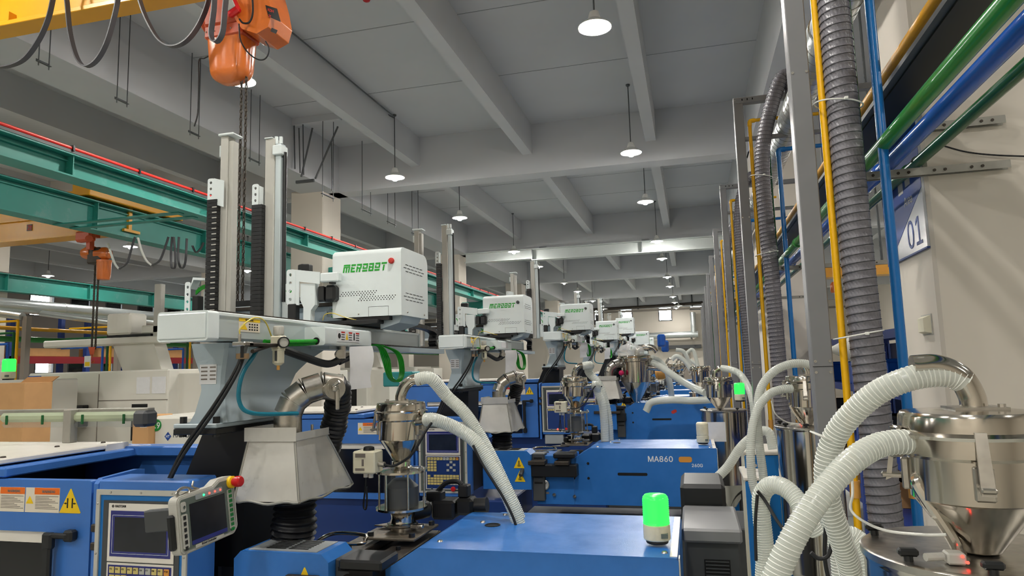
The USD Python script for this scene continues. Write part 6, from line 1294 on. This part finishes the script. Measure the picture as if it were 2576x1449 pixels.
part(t, 'cover', MB().box(.93, -3, 3.48, 1.09, 40, 3.489), 'black', smooth=False)
t = thing('spiral_duct', 'large silver spiral duct running along the hall behind the grey posts', 'duct', (.99, 6, 4.3))
for i, (y0, y1, r) in enumerate(((1.5, 4.6, .122), (4.72, 9.5, .112), (9.6, 15, .108), (15.1, 30, .104))):
    part(t, 'section', MB().cyl((.975, y0, 4.42), (.975, y1, 4.42), r, 40), 'duct', smooth=60)
    n = int((y1-y0)/.11); s = np.linspace(0, 1, n*16); ph = s*n*2*np.pi
    if i < 3: part(t, 'spiral_seam', MB().tube(np.stack([.975+(r+.001)*np.cos(ph), y0+(y1-y0)*s, 4.42+(r+.001)*np.sin(ph)], 1), .003, 4, cap=False), 'galv', smooth=60, kind='stuff')
    part(t, 'coupling', MB().lathe([(r, -.03), (r*1.06, -.028), (r*1.06, .09), (r*.94, .16)], (.975, y1, 4.42), 36, YA, cap=False), 'duct')

# struts on the near right column
def strut(x0, x1, y, z, label, holes=True):
    t = thing('wall_strut', label, 'strut', ((x0+x1)/2, y, z)); part(t, 'channel', MB().box(x0, y, z, x1, y+.035, z+.004).box(x0, y+.031, z-.03, x1, y+.035, z).box(x0, y, z+.004, x1, y+.003, z+.008).box(x0, y-.002, z-.03, x1, y, z+.004), 'galv', smooth=False)
    mb = MB()
    for x in np.arange(x0+.06, x1-.02, .155): mb.cyl((x, y-.006, z-.012), (x, y-.002, z-.012), .007, 8).cyl((x+.045, y-.006, z-.012), (x+.045, y-.002, z-.012), .007, 8)
    part(t, 'bolt', mb, 'iron', kind='stuff'); return t
strut(.79, 1.475, 3.56, 3.186, 'long galvanised strut with bolts carrying the main pipes at the near column')
strut(1.16, 1.475, 3.56, 3.40, 'short galvanised strut above the long one on the near column')
for i, y in enumerate((6.9, 10.2, 13.5, 16.8)): strut(.82, 1.8, y, 3.186, f'galvanised strut under the main pipes farther down the hall, {ORD[i]} beyond the column')
for i, y in enumerate((6.9, 10.2, 13.5, 16.8)): obj('strut_hanger', MB().cyl((1.75, y+.015, 3.19), (1.75, y+.015, 4.66 if False else ZC), .012, 8), 'rod', f'thin rod holding the main-pipe strut, {ORD[i]} beyond the near column', 'rod')
mb = MB()
for x, z, r in ((.979, 3.234, .0345), (1.1, 3.2255, .0256), (.869, 3.232, .032)): mb.tube([(x+(r+.003)*math.cos(a), 3.58, z+(r+.003)*math.sin(a)) for a in np.linspace(0, np.pi, 13)], .003, 6)
obj('pipe_clamp', mb, 'rod', 'row of thin U-bolts over the main pipes at the long strut', 'pipe clamp', kind='stuff')
obj('wall_cable', MB().tube([PX(2330, 350, 1.135)*0+P(2370, 366, 3.58), P(2430, 382, 3.58), P(2500, 390, 3.58), P(2600, 394, 3.58)], .004, 8, smooth=8), 'rubber', 'dark cable sagging across the near right column face', 'cable')
# area sign and socket on the left face of the near column
sx = 1.13
t = thing('area_sign', 'white and blue area sign board on the near right column', 'sign', (sx, 3.9, 2.8))
def Syz(y0, z0, y1, z1): return MB().box(sx-.012, y0, z0, sx, y1, z1)
part(t, 'board', MB().box(sx-.012, 3.60+.02, 2.822, sx, 4.3, 3.62), 'sign', smooth=False)
part(t, 'edge', MB().box(sx-.014, 3.60+.02, 2.815, sx, 4.3, 2.823), 'printblue', smooth=False)
pl = sg.Polygon([(4.3, 2.83), (4.3, 3.62), (3.62, 3.62), (3.62, 3.20), (3.60+.02, 3.11), (4.09, 2.93)])
pl = sg.Polygon([(4.3, 2.80), (4.3, 3.62), (3.621, 3.62), (3.621, 3.115)]).intersection(sg.box(3.6, 2.823, 4.3, 3.62))
part(t, 'blue_field', MB().prism(pl, 'x', sx-.0135, sx-.012), 'printblue', smooth=False)
mb = MB(); put_text(mb, '01', .14, (sx-.0125, 3.91, 2.85), -YA, ZA); part(t, 'number', mb, 'printblue', smooth=False)
mb = MB(); put_text(mb, 'Area', .045, (sx-.0136, 3.90, 3.075), -YA, ZA); mb.box(sx-.0145, 3.9, 3.15, sx-.0135, 3.98, 3.23).box(sx-.0145, 3.78, 3.17, sx-.0135, 3.86, 3.25); part(t, 'lettering', mb, 'lightgrey', smooth=False)
t = thing('wall_box', 'small beige box on the near column below the area sign', 'wall box', (sx, 3.76, 2.4))
part(t, 'cover', MB().hull([(sx, y, z) for y in (3.70, 3.84) for z in (2.41, 2.50)]+[(sx-.03, y, z) for y in (3.73, 3.815) for z in (2.42, 2.485)]), 'beige', smooth=False)
part(t, 'back_plate', MB().box(sx-.004, 3.695, 2.405, sx, 3.845, 2.505), 'lightgrey', smooth=False)

# dryers with loaders on the right
def right_loader(x, y, z0, z1, label, dx=0.0, hose_dir=-1, r=.105, bend=True):
    t = thing('hopper_loader', label, 'hopper loader', (x, y, z0)); loader_body(t, (x, y), z0, z1, r, .6, latch=(math.radians(-100), math.radians(20), math.radians(165)))
    d = hose_dir
    if bend:
        part(t, 'bend', MB().tube([(x+.015, y, z1), (x+.012, y, z1+.03), (x-.005, y, z1+.065), (x-.04, y, z1+.085), (x-.085, y, z1+.085)], .023, 20, smooth=8), 'steel', smooth=60)
        part(t, 'bend_plate', MB().box(x-.03, y-.04, z1+.003, x+.06, y+.04, z1+.008).cyl((x+.05, y-.03, z1), (x+.05, y-.03, z1+.014), .007, 8), 'brushed', smooth=False)
        part(t, 'inlet', MB().cyl((x-.09, y-.01, z1-.06), (x-.145, y-.02, z1-.06), .021, 20).cyl((x-.125, y-.017, z1-.06), (x-.14, y-.02, z1-.06), .025, 20), 'brushed', smooth=60)
        part(t, 'hose_clamp', MB().box(x-.13, y-.03, z1-.036, x-.12, y+.01, z1-.026, .003).cyl((x-.115, y, z1-.03), (x-.135, y, z1-.03), .0035, 8).box(x-.075, y-.005, z1+.05, x-.065, y+.01, z1+.062, .003), 'brushed', smooth=False, kind='stuff')
        part(t, 'drain_tube', MB().tube([(x-.1, y-.02, z0+.14), (x-.1, y-.03, z0+.12), (x-.06, y-.04, z0+.04), (x-.045, y-.04, z0)], .011, 10, smooth=6), 'steel')
        part(t, 'sensor', MB().box(x-.085, y-.10, z0-.0, x-.055, y-.07, z0+.02, .003).cyl((x-.12, y-.1, z0+.012), (x-.09, y-.09, z0+.012), .007, 10), 'lightgrey', smooth=False)
        for q in ((-.062, .016), (-.055, .006)): part(t, 'status_led', MB().ball((x+q[0], y-.102, z0+q[1]), .003, 1), 'led_red')
    return t
def drum(x, y, zt, label, r=.19, zb=.75, clear_top=True):
    t = thing('drying_hopper', label, 'drying hopper', (x, y, zb))
    part(t, 'shell', MB().lathe([(r*.3, zb), (r*.99, zb+.25), (r, zb+.26), (r, zt-.03), (r*1.015, zt-.025), (r*1.015, zt-.018)], (x, y, 0), 64), 'steel', smooth=40)
    part(t, 'lid', MB().lathe([(r*1.03, zt-.018), (r*1.03, zt-.006), (r*1.0, zt-.002), (0, zt-.002)], (x, y, 0), 64), 'brushed', smooth=40)
    for a in (-2.5, -1.75, 2.6, -.9): 
        d = np.array([math.cos(a), math.sin(a), 0]); o = np.array([x, y, zt-.006])+d*r*.93
        part(t, 'clamp_knob', MB().cyl(o+[0, 0, 0], o+[0, 0, .014], .008, 10).cbox(o[0], o[1], o[2]+.02, .034, .018, .014, .004).cyl(o+[0, 0, -.03], o, .007, 8), 'blackplastic', smooth=False)
    for a in (0.6, 2.2, 3.9, 5.5): part(t, 'leg', MB().cyl((x+r*.8*math.cos(a), y+r*.8*math.sin(a), 0), (x+r*.8*math.cos(a), y+r*.8*math.sin(a), zb+.25), .015, 12), 'darkgrey')
    return t
right_loader(.50, 1.5, 1.935, 2.195, 'large mirror-bright hopper loader at the right edge, nearest the camera'); drum(.50, 1.53, 1.935, 'polished drying hopper drum at the lower right corner')
right_loader(.685, 4.7, 1.89, 2.20, 'polished hopper loader half hidden behind the nearest grey post'); drum(.685, 4.75, 1.89, 'polished drying hopper drum behind the nearest grey post')
t = right_loader(.265, 7.9, 1.79, 2.14, 'polished hopper loader with a green-tinted hose, right of centre', bend=False, r=.135); part(t, 'bend', MB().tube([(.23, 7.9, 2.14), (.24, 7.9, 2.2), (.28, 7.9, 2.23), (.33, 7.9, 2.235)], .03, 14, smooth=6), 'steel', smooth=60)
drum(.3, 7.95, 1.79, 'steel drying hopper drum under the loader right of centre', r=.24)
t = right_loader(.12, 11.2, 1.85, 2.25, 'polished hopper loader partly hidden behind the one with the green-tinted hose', bend=False, r=.14); drum(.15, 11.2, 1.85, 'steel drying hopper drum farther down, behind the one right of centre', r=.22)
# dryer cabinets
for i, (x0, x1, y, z) in enumerate(((.33, .62, 5.35, 1.62), (.30, .42, 4.95, 1.5), (.20, .44, 8.6, 1.55), (.72, 1.02, 2.1, 1.55))):
    lb = ('blue dryer cabinet with cream cap behind the looping hoses', 'narrow blue dryer cabinet beside the second blue cover', 'blue dryer cabinet farther down by the drums', 'blue dryer cabinet low behind the foreground hoses')[i]
    t = thing('dryer_cabinet', lb, 'cabinet', ((x0+x1)/2, y, 0)); part(t, 'door', MB().box(x0, y, .1, x1, y+.02, z, .004), 'pipeblue', smooth=False); part(t, 'body', MB().box(x0+.004, y+.02, .05, x1-.004, y+.5, z+.004, .004), 'beige', smooth=False)
    part(t, 'cap', MB().box(x0-.01, y-.005, z+.004, x1+.01, y+.5, z+.03, .006), 'plate', smooth=False); part(t, 'lock', MB().cyl((x0+.07, y-.006, z-.07), (x0+.07, y, z-.07), .012, 14), 'brushed'); part(t, 'foot', MB().box(x0+.02, y+.05, 0, x1-.02, y+.45, .05), 'black', smooth=False)
# dark grey blower cabinet beyond the foreground cover
t = thing('blower_cabinet', 'dark grey metal blower cabinet right of the foreground beacon', 'cabinet', (.02, 3.3, 0))
q0, q1 = P(1722, 1358, 3.25), P(1860, 1345, 3.25)
part(t, 'body', MB().box(q0[0], 3.25, .02, q1[0], 3.7, q0[2], .008), 'darkgrey', smooth=False); part(t, 'top_panel', MB().box(q0[0]-.01, 3.2, q0[2], q1[0]+.01, 3.72, q0[2]+.06, .01), 'grey', smooth=False)
part(t, 'upper_box', MB().box(q0[0]-.02, 3.74, q0[2]-.1, q1[0]-.03, 4.15, q0[2]+.16, .02), 'black', smooth=False)
lv = part(t, 'louvre', MB().box(q0[0]+.08, 3.247, q0[2]-.16, q0[0]+.19, 3.25, q0[2]-.08), 'hole', smooth=False); mb = MB()
for i in range(5): mb.box(q0[0]+.085, 3.243, q0[2]-.15+.015*i, q0[0]+.185, 3.247, q0[2]-.144+.015*i)
part(lv, 'slat', mb, 'darkgrey', smooth=False, kind='stuff')

# hoses of the right-hand loaders
def pxs(pts): return [P(*q) for q in pts]
hose('suction_hose', pxs(((2425, 962, 1.5), (2395, 945, 1.5), (2340, 943, 1.5), (2270, 958, 1.5), (2200, 992, 1.52), (2135, 1050, 1.55), (2095, 1110, 1.58), (2078, 1180, 1.6), (2085, 1260, 1.62), (2110, 1340, 1.65), (2135, 1420, 1.7), (2150, 1500, 1.75))), .0235, 'thick milky hose arching from the lid of the nearest right hopper loader', n=20)
hose('suction_hose', pxs(((2300, 1112, 1.47), (2255, 1112, 1.46), (2205, 1122, 1.45), (2150, 1155, 1.42), (2095, 1210, 1.4), (2040, 1280, 1.38), (1995, 1355, 1.37), (1960, 1430, 1.37), (1930, 1510, 1.37))), .0225, 'thick milky hose sweeping from the side of the nearest right hopper loader', n=20)
hose('suction_hose', pxs(((2055, 925, 4.68), (2025, 915, 4.68), (1985, 917, 4.66), (1945, 936, 4.64), (1915, 975, 4.62), (1905, 1030, 4.6), (1908, 1100, 4.6), (1918, 1180, 4.6), (1925, 1240, 4.6))), .026, 'milky hose arching from the lid of the loader behind the post', n=16, pitch=.012)
hose('suction_hose', pxs(((1992, 978, 4.6), (1965, 980, 4.58), (1935, 992, 4.56), (1908, 1025, 4.54), (1893, 1075, 4.52), (1888, 1140, 4.5), (1893, 1210, 4.5), (1910, 1270, 4.5))), .026, 'milky hose from the side of the loader behind the post', n=16, pitch=.012)
hose('suction_hose', pxs(((1922, 1460, 2.6), (1924, 1380, 2.6), (1916, 1300, 2.6), (1915, 1250, 2.6), (1935, 1222, 2.58), (1968, 1224, 2.55), (2000, 1250, 2.52), (2020, 1285, 2.5), (2060, 1340, 2.5))), .030, 'milky hose looping over like a cane beside the narrow blue cabinet', n=18)
hose('suction_hose', pxs(((1800, 1205, 5.3), (1830, 1175, 5.3), (1860, 1130, 5.28), (1885, 1105, 5.26), (1915, 1085, 5.24), (1935, 1090, 5.22), (1945, 1130, 5.2))), .033, 'pair of milky hoses rising past the edge of the second blue cover', n=14, pitch=.014)
hose('suction_hose', pxs(((2080, 1290, 2.2), (2100, 1340, 2.2), (2115, 1400, 2.2), (2120, 1470, 2.2))), .028, 'short upright milky hose behind the two foreground hoses', n=16)
hose('suction_hose', pxs(((2115, 1345, 2.4), (2150, 1352, 2.4), (2180, 1385, 2.38), (2195, 1430, 2.36), (2200, 1480, 2.36))), .03, 'short curved milky hose left of the polished drum', n=16)
hose('suction_hose', [(.32, 7.9, 2.235)]+pxs(((1838, 930, 7.6), (1860, 940, 7.5), (1880, 970, 7.4), (1893, 1010, 7.3), (1898, 1060, 7.3))), .034, 'green-tinted milky hose arching over the far green beacon', n=14, pitch=.02)
hose('suction_hose', pxs(((1640, 912, 9.15), (1665, 925, 9.1), (1705, 952, 9.0), (1745, 975, 8.8), (1775, 988, 8.6))), .045, 'long straight milky hose from the bagged hopper to the middle loader', False)
hose('suction_hose', pxs(((1640, 900, 9.2), (1660, 910, 9.3), (1678, 935, 9.3), (1686, 970, 9.3), (1690, 1005, 9.3))), .04, 'short milky hose dropping behind the bagged hopper', False)
hose('suction_hose', pxs(((1625, 1035, 8.7), (1640, 1012, 8.7), (1690, 1006, 8.7), (1740, 1008, 8.7), (1790, 1005, 8.6))), .045, 'milky hose lying along the top of the third blue cover', False)
for i, pts in enumerate((((1690, 905), (1702, 896), (1722, 908), (1745, 945), (1760, 985)), ((1700, 880), (1720, 885), (1735, 915), (1748, 960)), ((1725, 890), (1742, 880), (1752, 905), (1758, 935)), ((1735, 905), (1755, 920), (1775, 940), (1795, 950)), ((1660, 962), (1672, 965), (1680, 985), (1684, 1006)))):
    hose('suction_hose', pxs([(a, b, 12.6+1.2*i) for a, b in pts]), .04, f'thin distant milky hose among the far hoppers, {ORD[i]} of five', False, n=10)
for i, pts in enumerate((((2098, 1275, 2.0), (2096, 1340, 2.0), (2085, 1395, 2.0), (2060, 1405, 2.0), (2040, 1390, 2.0)), ((2080, 1290, 2.05), (2075, 1400, 2.05), (2090, 1480, 2.05)), ((1905, 1235, 2.55), (1925, 1260, 2.55), (1955, 1310, 2.5), (1985, 1350, 2.45)), ((1905, 1245, 2.56), (1900, 1320, 2.56), (1902, 1410, 2.56)))):
    obj('cable', MB().tube(pxs(pts), .0055, 8, smooth=8), 'rubber', f'black cable {("curling at the foot of the foreground hoses", "hanging straight behind the foreground hoses", "slanting from the cane-shaped hose", "hanging beside the cane-shaped hose")[i]}', 'cable')
obj('cable', MB().tube(pxs(((2115, 1130, 1.62), (2128, 1140, 1.62), (2140, 1170, 1.62), (2145, 1240, 1.6), (2140, 1280, 1.58), (2170, 1310, 1.56), (2230, 1335, 1.5), (2320, 1345, 1.44), (2380, 1345, 1.42))), .0028, 8, smooth=10), 'cablewhite', 'thin white cable looping from the foreground hoses to the drum sensor', 'cable')
obj('cable', MB().tube(pxs(((1940, 1008, 4.55), (1950, 1040, 4.55), (1975, 1060, 4.6), (2000, 1066, 4.62))), .004, 8, smooth=8), 'cablewhite', 'thin white cable to the loader behind the nearest post', 'cable')
ties = MB()
t = P(2075, 1100, 1.58)
obj('cable_tie', MB().tube([t+[.027*math.cos(a), .027*math.sin(a), -.012*math.cos(a)] for a in np.linspace(0, 2*np.pi, 25)], .002, 6, cap=False), 'cablewhite', 'white cable tie around the foreground arching hose', 'cable tie')
# note sheet hung on the drum right of the second cover
q = P(1805, 1085, 6.4)
obj('paper_note', MB().box(q[0]-.09, 6.4, q[2]-.09, q[0]+.07, 6.402, q[2]+.08), 'paper', 'white paper sheet hung beside the unlit beacon', 'paper', smooth=False)

# blue storage rack and the bay beyond the column
t = thing('storage_rack', 'blue steel storage rack seen between the grey hoses at right', 'rack', (2.2, 8, 0))
for y in (5.2, 7.2, 9.2, 11.2, 13.2):
    for x in (1.95, 2.75): part(t, 'upright', MB().box(x, y, 0, x+.08, y+.06, 2.66), 'rack', smooth=False)
for z in (.6, 1.25, 1.95, 2.55):
    part(t, 'shelf', MB().box(1.93, 5.2, z, 2.85, 13.2, z+.02).box(1.92, 5.2, z-.06, 1.95, 13.2, z+.03), 'rack', smooth=False)
mb = MB()
for y in np.arange(5.3, 13, .42): mb.box(2.8, y, .7, 2.84, y+.3, 2.5)
part(t, 'back_panel', mb, 'navy', smooth=False, kind='stuff')
for i in range(14):
    y = 5.4+.55*i; z = (.62, 1.27, 1.97)[i % 3]; h_ = .28+.1*rng.random()
    t = thing('storage_box', f'{("brown carton", "dark grey crate", "blue bin")[i % 3]} on the blue rack, {ORD[i]} along it', 'box', (2.3, y, z))
    mm = ('wood', 'darkgrey', 'pipeblue2')[i % 3]; part(t, 'body', MB().box(2.02, y, z, 2.6, y+.42, z+h_, .008), mm, smooth=False); part(t, 'rim', MB().box(2.0, y-.01, z+h_-.04, 2.62, y+.43, z+h_, .006), mm, smooth=False)
p = P(2095, 880, 4.2)
t = thing('funnel', 'pale metal funnel lying on its side behind the nearest post', 'funnel', p); part(t, 'cone', MB().lathe([(.012, -.09), (.014, -.06), (.075, .05), (.075, .055)], p+[.05, 0, 0], 28, (1, .0, 0)), 'lightgrey'); part(t, 'spout', MB().cyl(p+[-.06, 0, 0], p+[-.0, 0, 0], .012, 12), 'midgrey')
part(t, 'holder', MB().box(p[0]+.09, p[1]-.02, 0, p[0]+.13, p[1]+.02, p[2]+.03), 'rack', smooth=False)
g = thing('bridge_crane', 'yellow crane beam glimpsed between the hoses in the right bay', 'crane', (5, 13, 4.0))
a, b = P(2070, 700, 13), P(2070, 665, 13)
part(g, 'web', MB().box(1.95, 13, a[2]+.05, 9, 13.06, b[2]), 'crane', smooth=False); part(g, 'bottom_flange', MB().box(1.95, 12.9, a[2], 9, 13.2, a[2]+.05), 'crane', smooth=False); part(g, 'plate', MB().box(2.9, 12.98, a[2]+.1, 3.15, 13, b[2]-.02), 'inkgrey', smooth=False)
part(g, 'end_hanger', MB().box(2.2, 12.95, b[2], 2.3, 13.1, 5.8).box(8.7, 12.95, b[2], 8.8, 13.1, 5.8), 'crane', smooth=False, kind='stuff')
q = P(2100, 725, 12.9); obj('warning_lamp', MB().lathe([(.06, -.02), (.075, .02), (.075, .12), (.04, .17), (0, .175)], q+[0, 0, -.06], 20), 'orange', 'small orange lamp under the yellow beam of the right bay', 'lamp')
obj('tarpaulin', MB().hull(np.vstack([P(2090, 905, 5), P(2150, 885, 5), P(2145, 930, 5), P(2085, 915, 5), P(2150, 885, 5.6), P(2145, 930, 5.6), P(2090, 905, 5.6)])), 'pipegreen2', 'dark green cover behind the nearest grey hose', 'cover') if False else None
